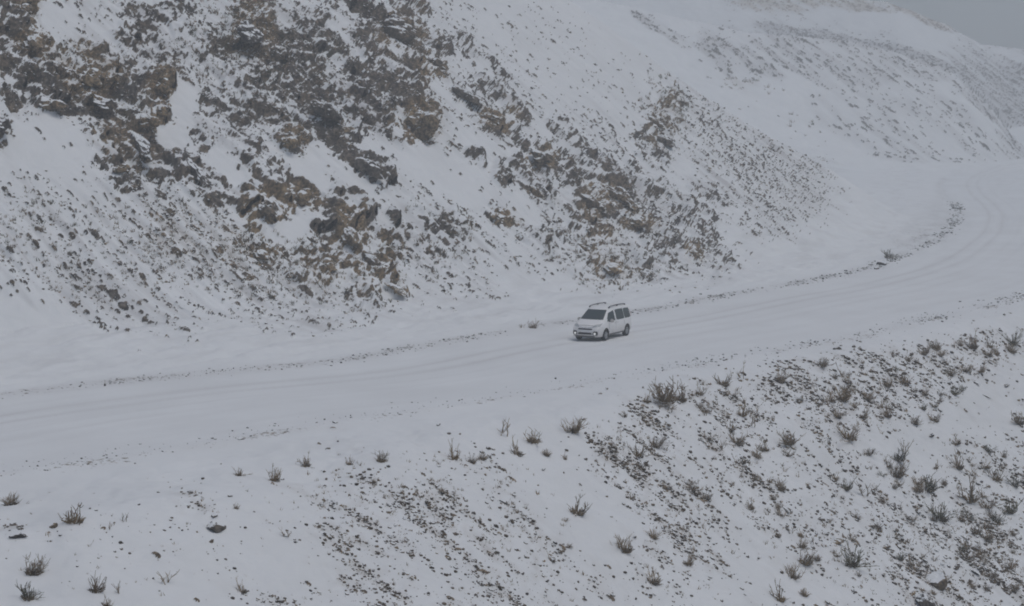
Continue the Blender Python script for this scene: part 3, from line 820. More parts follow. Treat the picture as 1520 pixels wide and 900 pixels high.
def shrub_meshes(seed, stems, tilt, curl, twigs, thick, mat, tuft=True):
    """unit-high bush: stems from one root, each with side twigs; the second mesh is the grass tuft at its foot"""
    rg = random.Random(seed)
    vs, fs = [], []
    fans = [rg.uniform(0, 6.283) for _ in range(rg.randint(3, 4))]
    for k in range(stems):
        az = rg.choice(fans) + rg.gauss(0, .45); ti = abs(rg.gauss(tilt, .3)); L = rg.uniform(.4, 1.0) * (1.25 if rg.random() < .12 else 1)
        d = Vector((math.sin(ti) * math.cos(az), math.sin(ti) * math.sin(az), math.cos(ti)))
        p = Vector((rg.gauss(0, .09), rg.gauss(0, .09), -0.06)); pts = [p.copy()]
        for q in range(5):
            d = (d + Vector((rg.gauss(0, .22), rg.gauss(0, .22), curl + rg.gauss(0, .16)))).normalized()
            p = p + d * L / 5; pts.append(p.copy())
        tube(vs, fs, pts, thick, thick * .35)
        for q in range(twigs):
            i = rg.randint(1, 4); a = pts[i]; dd = (pts[i + 1] - pts[i]).normalized()
            dd = (dd + Vector((rg.gauss(0, .6), rg.gauss(0, .6), rg.gauss(.1, .4)))).normalized()
            l2 = rg.uniform(.12, .34); m = a + dd * l2 * .5
            dd = (dd + Vector((rg.gauss(0, .3), rg.gauss(0, .3), .25))).normalized()
            tube(vs, fs, [a, m, m + dd * l2 * .5], thick * .6, thick * .3)
    me = mesh_np("shrub", np.array([tuple(v) for v in vs]), np.array(fs), mat)
    tm = None
    if tuft:
        v2, f2 = [], []
        for k in range(70):
            az = rg.uniform(0, 6.283); r = rg.uniform(0, .24); ti = rg.uniform(.2, 1.1); L = rg.uniform(.14, .36)
            p = Vector((r * math.cos(az), r * math.sin(az), -.03)); d = Vector((math.sin(ti) * math.cos(az), math.sin(ti) * math.sin(az), math.cos(ti)))
            tube(v2, f2, [p, p + d * L * .6, p + d * L + Vector((0, 0, -.04))], thick * 1.1, thick * .4)
        tm = mesh_np("grass_tuft", np.array([tuple(v) for v in v2]), np.array(f2), M_TUFT)
    return me, tm


SHRUB = {
    "v": [shrub_meshes(301 + k, 9, .66, .08, 4, .026, M_TWIG) for k in range(3)],        # open, V-shaped
    "d": [shrub_meshes(311 + k, 22, .62, .04, 5, .022, M_TWIG) for k in range(3)],        # dense
    "o": [shrub_meshes(321 + k, 20, .66, .03, 5, .026, M_OLIVE) for k in range(2)],       # olive
    "s": [shrub_meshes(331 + k, 18, .50, .08, 3, .026, M_STRAW) for k in range(2)],       # straw-coloured
    "t": [shrub_meshes(341 + k, 4, .38, .05, 4, .026, M_TWIG, False) for k in range(3)],  # a few thin stalks
}


def add_shrub(px, py, h, kind, lab, short=None, group="dry shrubs on the slope below the road", variant=None, wide=1.0):
    g = ground_at(px, py)
    if g is None: return None
    loc, n, k, j, i = g
    s = h * 0.98 * loc.y / F
    me, tm = random.choice(SHRUB[kind]) if variant is None else SHRUB[kind][variant % len(SHRUB[kind])]
    o = link("shrub", me)
    o.location = loc - Vector((0, 0, 0.02)); o.rotation_euler = (random.uniform(-.12, .12) + n.y * -.3, random.uniform(-.12, .12) + n.x * .3, random.uniform(0, 6.28)); o.scale = (s * wide, s * wide, s)
    tag(o, lab, "shrub", group)
    if tm is not None and h > 11: link("grass_tuft", tm, o)
    if short: LANDMARKS.append((short, loc.copy(), k))
    return o


SHRUBS = [
    (8, 750, 32, "d", "brown shrub half cut off by the photo edge", None), (102, 776, 48, "v", "tall open twiggy shrub on the bare snow bank", "the tall open shrub"),
    (38, 852, 42, "d", "dense spiky shrub uphill of the low mounded bush", "the dense spiky shrub"), (30, 890, 36, "o", "low mounded olive bush in the bottom corner", "the mounded olive bush"),
    (132, 878, 34, "s", "wide pale brown shrub near the bottom edge", "the wide pale shrub"), (176, 775, 22, "t", "single arched stalk on the open snow bank", None),
    (155, 786, 12, "t", "tiny bent twig beside the arched stalk", None), (124, 812, 12, "t", "tiny dark stalk below the tall open shrub", None),
    (238, 865, 34, "t", "thin upright stalk alone in the snow", "the thin upright stalk"), (166, 882, 26, "t", "thin stalks beside the wide pale shrub", None), (147, 900, 24, "v", "small twigs at the bottom edge under the wide pale shrub", None),
    (354, 880, 24, "v", "dark curled twigs lying in smooth snow", "the dark curled twigs"), (350, 706, 22, "v", "small forked shrub below the near gravel line", "the small forked shrub"),
    (404, 714, 28, "s", "straw coloured shrub below the near gravel line", "the straw shrub"), (421, 798, 24, "t", "small leaning stalk between boulder and first rib", None),
    (452, 694, 22, "s", "faint pale tuft uphill of the first rib", None), (346, 756, 12, "s", "faint pale tuft uphill of the big boulder", None), (566, 686, 26, "d", "small dense brown shrub on the shoulder snow", "the shoulder shrub"),
    (518, 690, 16, "s", "faint straw tuft beside the shoulder shrub", None), (700, 688, 18, "s", "straw tuft at the head of the middle rib", None),
    (745, 646, 40, "t", "thin L shaped stalk on the shoulder", "the thin L shaped stalk"), (790, 656, 34, "v", "forked shrub next to the thin L shaped stalk", "the forked shrub"), (851, 642, 34, "d", "dense fan shaped shrub on the shoulder", "the fan shaped shrub"),
    (768, 676, 28, "v", "V shaped shrub downhill of the forked shrub", None), (812, 677, 18, "d", "low brown shrub downhill of the fan shaped shrub", None), (838, 682, 12, "s", "tiny straw tuft beside the low brown shrub", None),
    (672, 682, 28, "v", "loose shrub at the top of the middle rib", "the loose shrub"), (716, 684, 18, "d", "squat brown shrub at the top of the middle rib", None), (858, 764, 40, "v", "bold V shaped shrub alone on the smooth snow tongue", "the bold V shrub"),
    (930, 820, 38, "d", "bushy brown shrub between the third rib and the smooth tongue", "the bushy brown shrub"), (970, 800, 24, "d", "dark small shrub uphill of the bushy brown shrub", None), (974, 866, 38, "v", "ragged shrub downhill of the bushy brown shrub", "the ragged shrub"),
    (1024, 838, 28, "v", "arched shrub beside a cluster of pebbles", "the arched shrub"), (948, 678, 34, "v", "shrub in the head of the third rib", None), (975, 664, 28, "d", "dark shrub in the head of the third rib", None),
    (988, 598, 54, "d", "largest bush at the road's near edge", "the largest roadside bush"), (1013, 596, 34, "s", "reddish brown bush beside the largest roadside bush", None), (1040, 586, 24, "v", "twiggy shrub past the reddish brown bush", None), (960, 598, 20, "v", "small twigs before the largest roadside bush", None),
    (1076, 572, 32, "v", "upright shrub on the road's near edge", "the upright edge shrub"), (1102, 562, 26, "t", "slim stalk past the upright edge shrub", None), (1160, 568, 24, "s", "orange straw shrub on the road's near edge", "the orange straw shrub"),
    (1098, 660, 32, "v", "twiggy shrub above the rocks of the fourth rib", "the fourth rib shrub"), (1175, 660, 34, "d", "dark shrub on open snow below the orange straw shrub", "the dark open snow shrub"), (1104, 618, 26, "v", "spread shrub below the upright edge shrub", None), (1075, 668, 24, "t", "thin stalks beside the fourth rib", None),
    (1253, 594, 34, "d", "dense upright shrub in the upper scrub patch", "the dense scrub shrub"), (1290, 594, 22, "d", "low broad shrub in the upper scrub patch", None), (1265, 652, 40, "v", "wide antler shaped shrub below the scrub patch", "the antler shrub"), (1252, 562, 24, "t", "thin stalk topping the scrub patch", None),
    (1282, 620, 22, "v", "small twigs above the antler shrub", None), (1245, 620, 22, "d", "small dark shrub above the antler shrub", None), (1320, 620, 24, "s", "pale open shrub past the antler shrub", "the pale open shrub"),
    (1360, 630, 20, "d", "small brown shrub past the pale open shrub", None), (1392, 625, 24, "v", "leaning twigs above the pointed black stone", None), (1318, 574, 22, "d", "dark clump in the upper scrub patch", None), (1346, 574, 24, "t", "stalk beside the dark scrub clump", None),
    (1390, 520, 24, "d", "tufted shrub at the slope's top edge", "the tufted edge shrub"), (1371, 527, 20, "d", "squat shrub beside the tufted edge shrub", None), (1445, 518, 28, "s", "reddish shrub at the slope's top edge", "the reddish edge shrub"), (1468, 528, 22, "v", "forked twigs past the reddish edge shrub", None), (1481, 528, 22, "v", "last forked twigs along the slope's top edge", None),
    (1335, 708, 36, "d", "bushy shrub with stalks above the stony patch", "the stony patch shrub"), (1345, 676, 34, "t", "tall bare stalk uphill of the stony patch shrub", None), (1430, 696, 30, "s", "orange brown curled shrub on the right slope", "the curled orange shrub"), (1448, 744, 44, "v", "lacy round shrub with snow in its twigs", "the lacy round shrub"),
    (1487, 714, 32, "v", "ring shaped shrub beside the frame edge", "the ring shaped shrub"), (1386, 728, 32, "o", "greenish star shaped shrub above the stony patch", "the greenish star shrub"), (1290, 736, 36, "t", "spindly plant with feathery stalk", "the spindly plant"), (1262, 728, 24, "o", "small olive shrub beside the spindly plant", None), (1244, 712, 18, "v", "tiny forked twig beside the small olive shrub", None),
    (1164, 728, 26, "d", "dark shrub in a line of rocks uphill of the flat slab", None), (1514, 722, 22, "o", "green bush cut by the frame edge", "the green edge bush"), (1506, 762, 30, "o", "dark green low bush near the frame edge", "the dark green bush"), (1488, 778, 24, "o", "dark green twigs downhill of the dark green bush", None), (1405, 772, 36, "o", "round snowy olive bush in the stony patch", "the round snowy bush"),
    (1270, 840, 40, "o", "olive shrub with stalks at the tip of the brown rib", "the rib tip shrub"), (1200, 838, 32, "d", "brown shrub on the slope before the brown rib", "the mid slope shrub"), (1196, 812, 26, "v", "twigs just uphill of the mid slope shrub", None), (1182, 858, 32, "d", "leaning dark shrub below the mid slope shrub", None), (1166, 892, 34, "v", "forked brown shrub near the bottom edge", "the forked bottom shrub"), (1200, 884, 20, "d", "small brown shrub beside the forked bottom shrub", None),
    (1160, 798, 20, "v", "loose twigs downhill of the flat dark slab", None), (1180, 792, 18, "t", "tiny stalk downhill of the flat dark slab", None), (1506, 512, 28, "o", "dark scrub at the frame edge on the slope top", None), (1516, 630, 28, "d", "brown scrub at the frame edge halfway down", None), (1212, 806, 18, "t", "thin twig uphill of the brown rib", None),
]
for q, (px, py, h, kd, lab, short) in enumerate(SHRUBS):
    add_shrub(px, py, h, kd, lab, short, variant=q)
for (px, py, h, kd, lab, short) in ((790, 487, 16, "s", "straw clump at the road's far edge near the car", "the straw clump"), (775, 488, 11, "v", "tiny twigs beside the straw clump at the road's far edge", None), (1318, 384, 18, "o", "scrub growing over the boulder before the bend", None),
                                    (1028, 452, 10, "v", "low twigs on the far road edge past the car", None)):
    add_shrub(px, py, h, kd, lab, short, group="shrubs along the road's far edge", wide=1.3)


# ---- many more stones and shrubs, each described by the landmark next to it
def polar_words(loc, mark, k):
    d = loc - mark
    s = d.x * .55 + d.y * .835; u = -d.x * .835 + d.y * .55
    if abs(u) > abs(s): return "uphill of" if u > 0 else "downhill of"
    return "bendward of" if s > 0 else "behind"


def sample(items, n, seed, power=1.0):
    rg = np.random.default_rng(seed)
    wts = np.array([i[2] * i[3] * i[5] ** power for i in items]); wts /= wts.sum()
    out = []
    for b in rg.choice(len(items), n, p=wts):
        cx, cy, rx, ry, a, wt = items[b]
        r = math.sqrt(rg.random()); t = rg.random() * 6.283
        x, y = r * math.cos(t) * rx, r * math.sin(t) * ry
        c, s = math.cos(R(a)), math.sin(R(a))
        out.append((cx + x * c - y * s, cy + x * s + y * c))
    return out


AUTO = []        # (object, size words, noun, location, ground kind)


def auto_label():
    count = {}
    rows = []
    for (o, size, noun, loc, k) in AUTO:
        cand = [m for m in LANDMARKS if (m[2] == k or (m[2] in (0, 1) and k in (0, 1)))] or LANDMARKS
        m = min(cand, key=lambda q: (q[1] - loc).length)
        rows.append((o, f"{size} {noun}", polar_words(loc, m[1], k), m[0], (m[1] - loc).length))
    rows.sort(key=lambda r: r[4])
    ords = ["", "second nearest ", "third nearest ", "fourth nearest ", "fifth nearest ", "sixth nearest ", "seventh nearest ", "eighth nearest ", "ninth nearest ", "tenth nearest ", "eleventh nearest ", "twelfth nearest "]
    words = {"uphill of": "uphill of", "downhill of": "downhill of", "bendward of": "bendward of", "behind": "carward of"}
    for (o, what, rel, mark, d) in rows:
        key = (what, rel, mark); c = count.get(key, 0); count[key] = c + 1
        o["label"] = f"{ords[min(c, 11)] or 'nearest '}{what} {words[rel]} {mark}"


def scatter_rocks(items, n, seed, group, lo, hi, clump):
    """n stones as things; sizes are half widths in pixels"""
    rg = random.Random(seed); made = 0
    for (px, py) in sample(items, n * 3, seed):
        if made >= n: break
        if not (-5 < px < 1525 and 2 < py < 898): continue
        g = ground_at(px, py)
        if g is None: continue
        loc, nn, k, j, i = g
        if k == 0 or hole[j, i] > .5 or (k == 1 and UB[j, i] < 6): continue
        hs = lo + (hi - lo) * rg.random() ** 2
        v = rg.randint(0, 5)
        o = put("rock", STONES[v], px, py, hs, None, "rock", group, lean=.7, sink=.3, turn=rg.uniform(-.6, .6), stretch=(rg.uniform(.6, .9), rg.uniform(.9, 1.5), rg.uniform(.5, .8)))
        if o is None: continue
        colour = ("grey", "dark", "brown", "pale grey", "black", "tan")[v]
        AUTO.append((o, "small" if hs < lo + .35 * (hi - lo) else "sizeable", colour + " rock", loc, k)); made += 1


scatter_rocks([s for s in SCREE if s[1] > -20 and s[0] > -60], 140, 501, "loose rocks on the hillside above the road", 2.3, 4.3, 0)
scatter_rocks([e for e in EMB if 0 < e[1] < 900], 55, 502, G_ROCK_E, 2.6, 5.5, 0)
scatter_rocks([(1420, 810, 90, 50, 20, .9), (1480, 850, 50, 40, 0, .6), (1380, 770, 80, 30, 20, .4)], 65, 506, G_ROCK_E, 3.0, 8.0, 0)
rg = random.Random(77)
SHRUB_AREA = [(1240, 570, 100, 40, -8, .9), (1340, 570, 110, 46, -8, 1.0), (1430, 530, 80, 30, -12, 1.0), (1270, 620, 60, 36, 0, .7), (1400, 790, 110, 70, 20, .8), (1480, 800, 50, 70, 0, .9), (1330, 720, 80, 40, 20, .6), (1100, 640, 60, 60, 0, .7), (1150, 720, 60, 60, 30, .6), (960, 640, 50, 40, 0, .7),
              (1050, 600, 70, 26, 0, .5), (1230, 780, 60, 60, 30, .4), (1430, 690, 70, 40, 0, .45), (1350, 870, 80, 30, 0, .7), (740, 760, 120, 80, 30, .18), (500, 730, 60, 30, 0, .4), (1000, 760, 60, 90, -30, .25), (1490, 880, 40, 20, 0, .8)]
made = 0
for (px, py) in sample(SHRUB_AREA, 600, 503):
    if made >= 175: break
    g = ground_at(px, py)
    if g is None or g[2] != 4 or not (0 < px < 1520 and py < 905): continue
    h = rg.uniform(8, 18) if rg.random() < .85 else rg.uniform(16, 25)
    kd = rg.choice("vvddtoss" if px > 1180 else "vvdts")
    o = add_shrub(px, py, h, kd, None, wide=rg.uniform(1.0, 1.5))
    if o is None: continue
    AUTO.append((o, "little" if h < 14 else "low", {"v": "forked twiggy", "d": "dense brown", "t": "thin stalked", "o": "olive", "s": "straw coloured"}[kd] + " shrub", g[0], 4)); made += 1
auto_label()


# ---- loose small stones beyond counting: one object per place
def pile(name, pts, mats, lab, cat, lo, hi, seed, fall=True):
    rg = np.random.default_rng(seed)
    protos = []
    for k in range(6):
        me = stone_mesh("tmp", 600 + k, M_GREY, 1, 1, .8, .65, 6, .12)
        V = np.array([v.co[:] for v in me.vertices]); Fc = np.array([p.vertices[:] for p in me.polygons]); bpy.data.meshes.remove(me)
        protos.append((V, Fc))
    VV, FF, MM, n = [], [], [], 0
    for (px, py) in pts:
        g = ground_at(px, py)
        if g is None: continue
        loc, nn, k, j, i = g
        if hole[j, i] > .6: continue
        hs = (lo + (hi - lo) * rg.random() ** 2.2) * loc.y / F
        V, Fc = protos[rg.integers(6)]
        M = np.array(frame_on(nn, lean=.8).to_3x3()); a = rg.normal(0, .5); c, s = math.cos(a), math.sin(a)
        S = np.diag([hs * rg.uniform(.6, 1.0), hs * rg.uniform(.8, 1.5), hs * rg.uniform(.6, 1.1)])
        T = M @ np.array([[c, -s, 0], [s, c, 0], [0, 0, 1]]) @ S
        VV.append(V @ T.T + np.array(loc) + np.array((0, 0, hs * .22))); FF.append(Fc + n); MM.append(np.full(len(Fc), rg.integers(len(mats)))); n += len(V)
    me = mesh_np(name, np.concatenate(VV), np.concatenate(FF), None, False)
    for m in mats: me.materials.append(m)
    me.polygons.foreach_set("material_index", np.concatenate(MM).astype(np.int32))
    return tag(link(name, me), lab, cat, kind="stuff")


hs_pts = []
for p in sample(SCREE, 22000, 601):
    g = ground_at(*p) if p[1] > -60 else None
    if g is not None and g[2] == 1 and RNG.random() < .10 + .75 * hstreak[g[3], g[4]]: hs_pts.append(p)
pile("scree", hs_pts, [M_GREY, M_DARK, M_BROWN], "loose snow dusted stones strewn all over the rocky hillside", "scree", .7, 3.4, 602)
em_pts = []
for p in sample(EMB + [(1420, 810, 120, 70, 20, .5), (1250, 600, 200, 60, -8, .3)], 50000, 603):
    g = ground_at(*p)
    if g is not None and RNG.random() < .5:      # ragged patch borders
        p = (p[0] + RNG.normal(0, 22), p[1] + RNG.normal(0, 22)); g = ground_at(*p)
    if g is None or g[2] != 4: continue
    if RNG.random() < .06 + streak[g[3], g[4]] * 1.3: em_pts.append(p)
pile("stones", em_pts, [M_BARE, M_DARK, M_BARE, M_BROWN], "small dark stones strewn in streaks down the slope below the road", "stones", .7, 4.6, 604)


def tufts(name, pts, mats, lab, cat, lo, hi, seed, blades=12):
    """tufts of dead grass standing in the snow"""
    rg = np.random.default_rng(seed)
    VV, FF, MM, n = [], [], [], 0
    for (px, py) in pts:
        g = ground_at(px, py)
        if g is None: continue
        loc, nn, k, j, i = g
        if hole[j, i] > .5 or k == 0: continue
        h = (lo + (hi - lo) * rg.random() ** 2) * loc.y / F
        az = rg.random(blades) * 6.283; ti = np.abs(rg.normal(.55, .35, blades)); L = h * rg.uniform(.45, 1.1, blades)
        base = np.array(loc) + np.stack([rg.normal(0, h * .22, blades), rg.normal(0, h * .22, blades), np.full(blades, -.02)], 1)
        d = np.stack([np.sin(ti) * np.cos(az), np.sin(ti) * np.sin(az), np.cos(ti)], 1)
        side = np.stack([-np.sin(az + 1), np.cos(az + 1), np.zeros(blades)], 1) * (h * .07)
        V = np.stack([base - side, base + side, base + d * L[:, None] * .6 + side * .5, base + d * L[:, None]], 1).reshape(-1, 3)
        q = np.arange(blades)[:, None] * 4 + n
        VV.append(V); FF.append(np.concatenate([q, q + 1, q + 2, q + 3], 1)); MM.append(np.full(blades, rg.integers(len(mats)))); n += 4 * blades
    me = mesh_np(name, np.concatenate(VV), np.concatenate(FF), None, False)
    for m in mats: me.materials.append(m)
    me.polygons.foreach_set("material_index", np.concatenate(MM).astype(np.int32))
    return tag(link(name, me), lab, cat, kind="stuff")


DRY = [(110, 370, 160, 70, 20, .5), (300, 370, 140, 60, 25, .8), (420, 400, 90, 50, 20, .8), (520, 400, 90, 60, 20, .7), (640, 360, 70, 60, 20, .5), (880, 390, 80, 40, 20, .8), (960, 380, 60, 40, 20, .5), (380, 50, 60, 60, 0, .9), (320, 60, 50, 60, 0, .6), (130, 110, 120, 50, 20, .6), (985, 170, 40, 60, 0, .6),
       (1100, 128, 70, 10, 8, .8), (440, 140, 90, 100, 20, .5), (240, 60, 80, 50, 0, .4), (700, 300, 80, 60, 20, .3), (30, 330, 40, 40, 0, .5), (1190, 190, 40, 16, 40, .5)]
tufts("dry_grass", sample(DRY, 2600, 701), [M_TUFT, M_STRAW, M_OLIVE], "dead brown grass tufts poking through snow among the crags", "grass", 3, 9, 702)
tufts("dry_grass", [p for p in sample(EMB + SHRUB_AREA + [(230, 800, 260, 90, 0, .10), (600, 700, 200, 30, 0, .25), (430, 720, 80, 30, 0, .3)], 3200, 703) if RNG.random() < .8], [M_TUFT, M_STRAW, M_TWIG], "dead straw coloured grass stubble on the slope below the road", "grass", 3, 9, 704, 8)

edge = []
for poly, n, w_ in ((BACK, 2600, .7), (FRONT, 3000, .9)):
    seg = np.linalg.norm(np.diff(poly, axis=0), axis=1); cs = np.concatenate([[0], np.cumsum(seg)])
    for _ in range(n):
        t = RNG.random() * min(cs[-1], 210); x = np.interp(t, cs, poly[:, 0]); y = np.interp(t, cs, poly[:, 1])
        dens_ = 0.5 + 1.2 * float(gnoise(np.array([t / 7.0]), np.array([3.3 + n]), 71)[0])
        if RNG.random() > dens_: continue
        x += RNG.normal(0, w_ * .6); y += RNG.normal(0, w_)
        q, r_ = project(np.float64(x), np.float64(y), road_z(np.float64(y)) + .1)
        edge.append((float(q), float(r_)))
pile("gravel", edge, [M_GREY, M_BARE, M_GREY], "broken line of gravel and clods along both road edges", "gravel", .7, 2.8, 605)
# ------------------------------------------------------------------ the car (x forward, y to its left, z up; origin on the ground)
from mathutils.bvhtree import BVHTree


def paint_material():
    m, nt, bs = node_mat("white_paint")
    tc = nd(nt, "ShaderNodeTexCoord")
    sep = nd(nt, "ShaderNodeSeparateXYZ"); nt.links.new(tc.outputs["Object"], sep.inputs[0])
    n1 = noise_out(nt, tc.outputs["Object"], 2.5, 4)
    h = mathn(nt, "ADD", sep.outputs[2], mathn(nt, "MULTIPLY", mathn(nt, "SUBTRACT", n1, 0.5), 0.5))
    d = ramp(nt, h, [(0.2, 0.65), (0.5, 0.32), (0.85, 0.05), (1.0, 0.02)])        # road grime thrown up on the lower panels
    nt.links.new(mixc(nt, d, (0.86, 0.87, 0.87), (0.40, 0.35, 0.31)), bs.inputs["Base Color"])
    bs.inputs["Roughness"].default_value = 0.4; bs.inputs["Coat Weight"].default_value = 0.35; bs.inputs["Coat Roughness"].default_value = 0.25
    return m


M_PAINT = paint_material()
M_GLASS = plain("tinted_glass", (0.036, 0.056, 0.056), 0.12, 0, 0.8, noise=.6)
M_BLACK = plain("black_plastic", (0.022, 0.022, 0.024), 0.6, 0, 0.3)
M_RUBBER = plain("rubber", (0.030, 0.029, 0.029), 0.85, 0, 0.3, noise=.3)
M_RIM = plain("alloy", (0.42, 0.43, 0.44), 0.35, 0.8)
M_CHROME = plain("chrome", (0.75, 0.76, 0.77), 0.15, 1.0)
M_LENS = plain("lamp_lens", (0.40, 0.43, 0.45), 0.4, 0.0, 0.5, 0.0)
M_PLATE = plain("number_plate", (0.72, 0.73, 0.74), 0.4)
M_LAMP = plain("lit_lamp", (0.9, 0.9, 0.88), 0.2)
M_LAMP.node_tree.nodes["Principled BSDF"].inputs["Emission Color"].default_value = (1, 0.97, 0.92, 1)
M_LAMP.node_tree.nodes["Principled BSDF"].inputs["Emission Strength"].default_value = 0.2
M_RED = plain("tail_lens", (0.35, 0.02, 0.02), 0.2)

#       x      w    zb    zt    belt   wr
ST = [(-2.18, .72, .46, 1.50, 1.02, .58), (-2.13, .82, .34, 1.66, 1.03, .64), (-2.0, .87, .28, 1.745, 1.035, .675), (-1.6, .90, .25, 1.79, 1.03, .70), (-0.9, .905, .24, 1.805, 1.025, .71), (-0.2, .905, .23, 1.80, 1.02, .71),
      (.25, .905, .23, 1.775, 1.015, .705), (.50, .905, .23, 1.73, 1.01, .69), (.62, .905, .23, 1.675, 1.005, .68), (1.42, .90, .23, 1.16, 1.00, .76), (1.55, .895, .23, 1.10, .97, .76), (1.80, .875, .23, 1.02, .89, .73), (1.98, .845, .24, .93, .80, .69),
      (2.10, .79, .25, .82, .71, .62), (2.17, .70, .27, .70, .62, .53), (2.20, .60, .32, .60, .54, .45)]


def ring(x, w, zb, zt, belt, wr):
    half = [(0, zb), (.78 * w, zb), (.955 * w, zb + .05), (.995 * w, zb + .20), (w, (zb + .2 + belt) / 2), (.985 * w, belt), ((.985 * w + wr) / 2 + .012, (belt + zt - .10) / 2), (wr, zt - .10), (wr - .035, zt - .045), (wr - .12, zt - .012), (.5 * wr, zt + .004), (0, zt + .012)]
    return [(x, y, z) for y, z in half] + [(x, -y, z) for y, z in half[-2:0:-1]]


bm = bmesh.new()
rings = [[bm.verts.new(p) for p in ring(*s)] for s in ST]
nr = len(rings[0])
for a, b in zip(rings, rings[1:]):
    for k in range(nr): bm.faces.new((a[k], a[(k + 1) % nr], b[(k + 1) % nr], b[k]))
bm.faces.new(rings[0]); bm.faces.new(rings[-1][::-1])
bmesh.ops.recalc_face_normals(bm, faces=bm.faces)
shell = bpy.data.meshes.new("shell"); bm.to_mesh(shell); bm.free()
so = bpy.data.objects.new("shell", shell); COL.objects.link(so)
AX_F, AX_R, WR = 1.33, -1.40, .325
bm = bmesh.new()
for ax in (AX_F, AX_R):
    for sgn in (-1, 1):
        bmesh.ops.create_cone(bm, cap_ends=True, segments=36, radius1=.385, radius2=.385, depth=.36, matrix=Matrix.Translation((ax, sgn * .84, WR + .02)) @ Matrix.Rotation(R(90), 4, "X"))
cut = bpy.data.meshes.new("cut"); bm.to_mesh(cut); bm.free()
co = bpy.data.objects.new("cut", cut); COL.objects.link(co)
md = so.modifiers.new("b", "BOOLEAN"); md.operation = "DIFFERENCE"; md.object = co; md.solver = "EXACT"
dg = bpy.context.evaluated_depsgraph_get()
body_me = bpy.data.meshes.new_from_object(so.evaluated_get(dg))
body_me.name = "body"
bm = bmesh.new(); bm.from_mesh(shell); SHELL_BVH = BVHTree.FromBMesh(bm); bm.free()
bpy.data.objects.remove(so); bpy.data.objects.remove(co)
body_me.materials.clear(); body_me.materials.append(M_PAINT); body_me.materials.append(M_BLACK)
for p in body_me.polygons:
    p.use_smooth = True; p.material_index = 0
    c = p.center
    for ax in (AX_F, AX_R):
        r = math.hypot(c.x - ax, c.z - WR - .02)
        if r < .39 and abs(c.y) < .90 and (abs(p.normal.y) < .3 or abs(c.y) < .68) and c.z > .2: p.material_index = 1
body_me.set_sharp_from_angle(angle=R(35))

car = bpy.data.objects.new("white_car", None); COL.objects.link(car)
tag(car, "white family van with roof rails driving alone along the snowy road", "car")
body = link("body", body_me, car)


def patch(name, quad, axis, mat, nu=8, nv=5, off=.010, parent=None, thick=.02, rnd_=0.0):
    """a panel that follows the body: quad of four points in the plane across axis ('x' from the front, 'r' from the rear, 'y'/'-y' from the sides, 't' from above)"""
    D = {"x": Vector((-1, 0, 0)), "r": Vector((1, 0, 0)), "y": Vector((0, -1, 0)), "-y": Vector((0, 1, 0)), "t": Vector((0, 0, -1))}[axis]
    vs, ok = [], True
    for j in range(nv + 1):
        for i in range(nu + 1):
            a, b = i / nu, j / nv
            if rnd_:
                a = .5 + (a - .5) * (1 - rnd_ * (2 * b - 1) ** 4); b = .5 + (b - .5) * (1 - rnd_ * (2 * (i / nu) - 1) ** 4)
            p = [(1 - a) * (1 - b) * quad[0][k] + a * (1 - b) * quad[1][k] + a * b * quad[2][k] + (1 - a) * b * quad[3][k] for k in (0, 1)]
            o = {"x": (5, p[0], p[1]), "r": (-5, p[0], p[1]), "y": (p[0], 5, p[1]), "-y": (p[0], -5, p[1]), "t": (p[0], p[1], 5)}[axis]
            hit = SHELL_BVH.ray_cast(Vector(o), D)
            q = hit[0] if hit[0] is not None else Vector((0, 0, 1))
            n = hit[1] if hit[1] is not None else -D
            if n.dot(D) > 0: n = -n
            vs.append((q, n))
    bm = bmesh.new()
    topv = [bm.verts.new(q + n * off) for q, n in vs]; botv = [bm.verts.new(q - n * thick) for q, n in vs]
    w_ = nu + 1
    for j in range(nv):
        for i in range(nu): bm.faces.new([topv[j * w_ + i], topv[j * w_ + i + 1], topv[(j + 1) * w_ + i + 1], topv[(j + 1) * w_ + i]])
    rim = [i for i in range(nu)] + [j * w_ + nu for j in range(nv)] + [nv * w_ + i for i in range(nu, 0, -1)] + [j * w_ for j in range(nv, 0, -1)]
    for a, b in zip(rim, rim[1:] + rim[:1]): bm.faces.new([topv[b], topv[a], botv[a], botv[b]])
    bmesh.ops.recalc_face_normals(bm, faces=bm.faces)
    me = bpy.data.meshes.new(name); bm.to_mesh(me); bm.free(); me.materials.append(mat)
    me.polygons.foreach_set("use_smooth", [True] * len(me.polygons)); me.set_sharp_from_angle(angle=R(40))
    return link(name, me, parent or car)


def box_obj(name, size, loc, mat, parent, rot=(0, 0, 0), bev=.015):
    bm = bmesh.new(); bmesh.ops.create_cube(bm, size=1.0)
    for v in bm.verts: v.co = Vector((v.co.x * size[0], v.co.y * size[1], v.co.z * size[2]))
    bmesh.ops.bevel(bm, geom=bm.edges[:], offset=min(bev, min(size) * .45), segments=2, affect="EDGES")
    me = bpy.data.meshes.new(name); bm.to_mesh(me); bm.free(); me.materials.append(mat)
    o = link(name, me, parent); o.location = loc; o.rotation_euler = rot
    return o


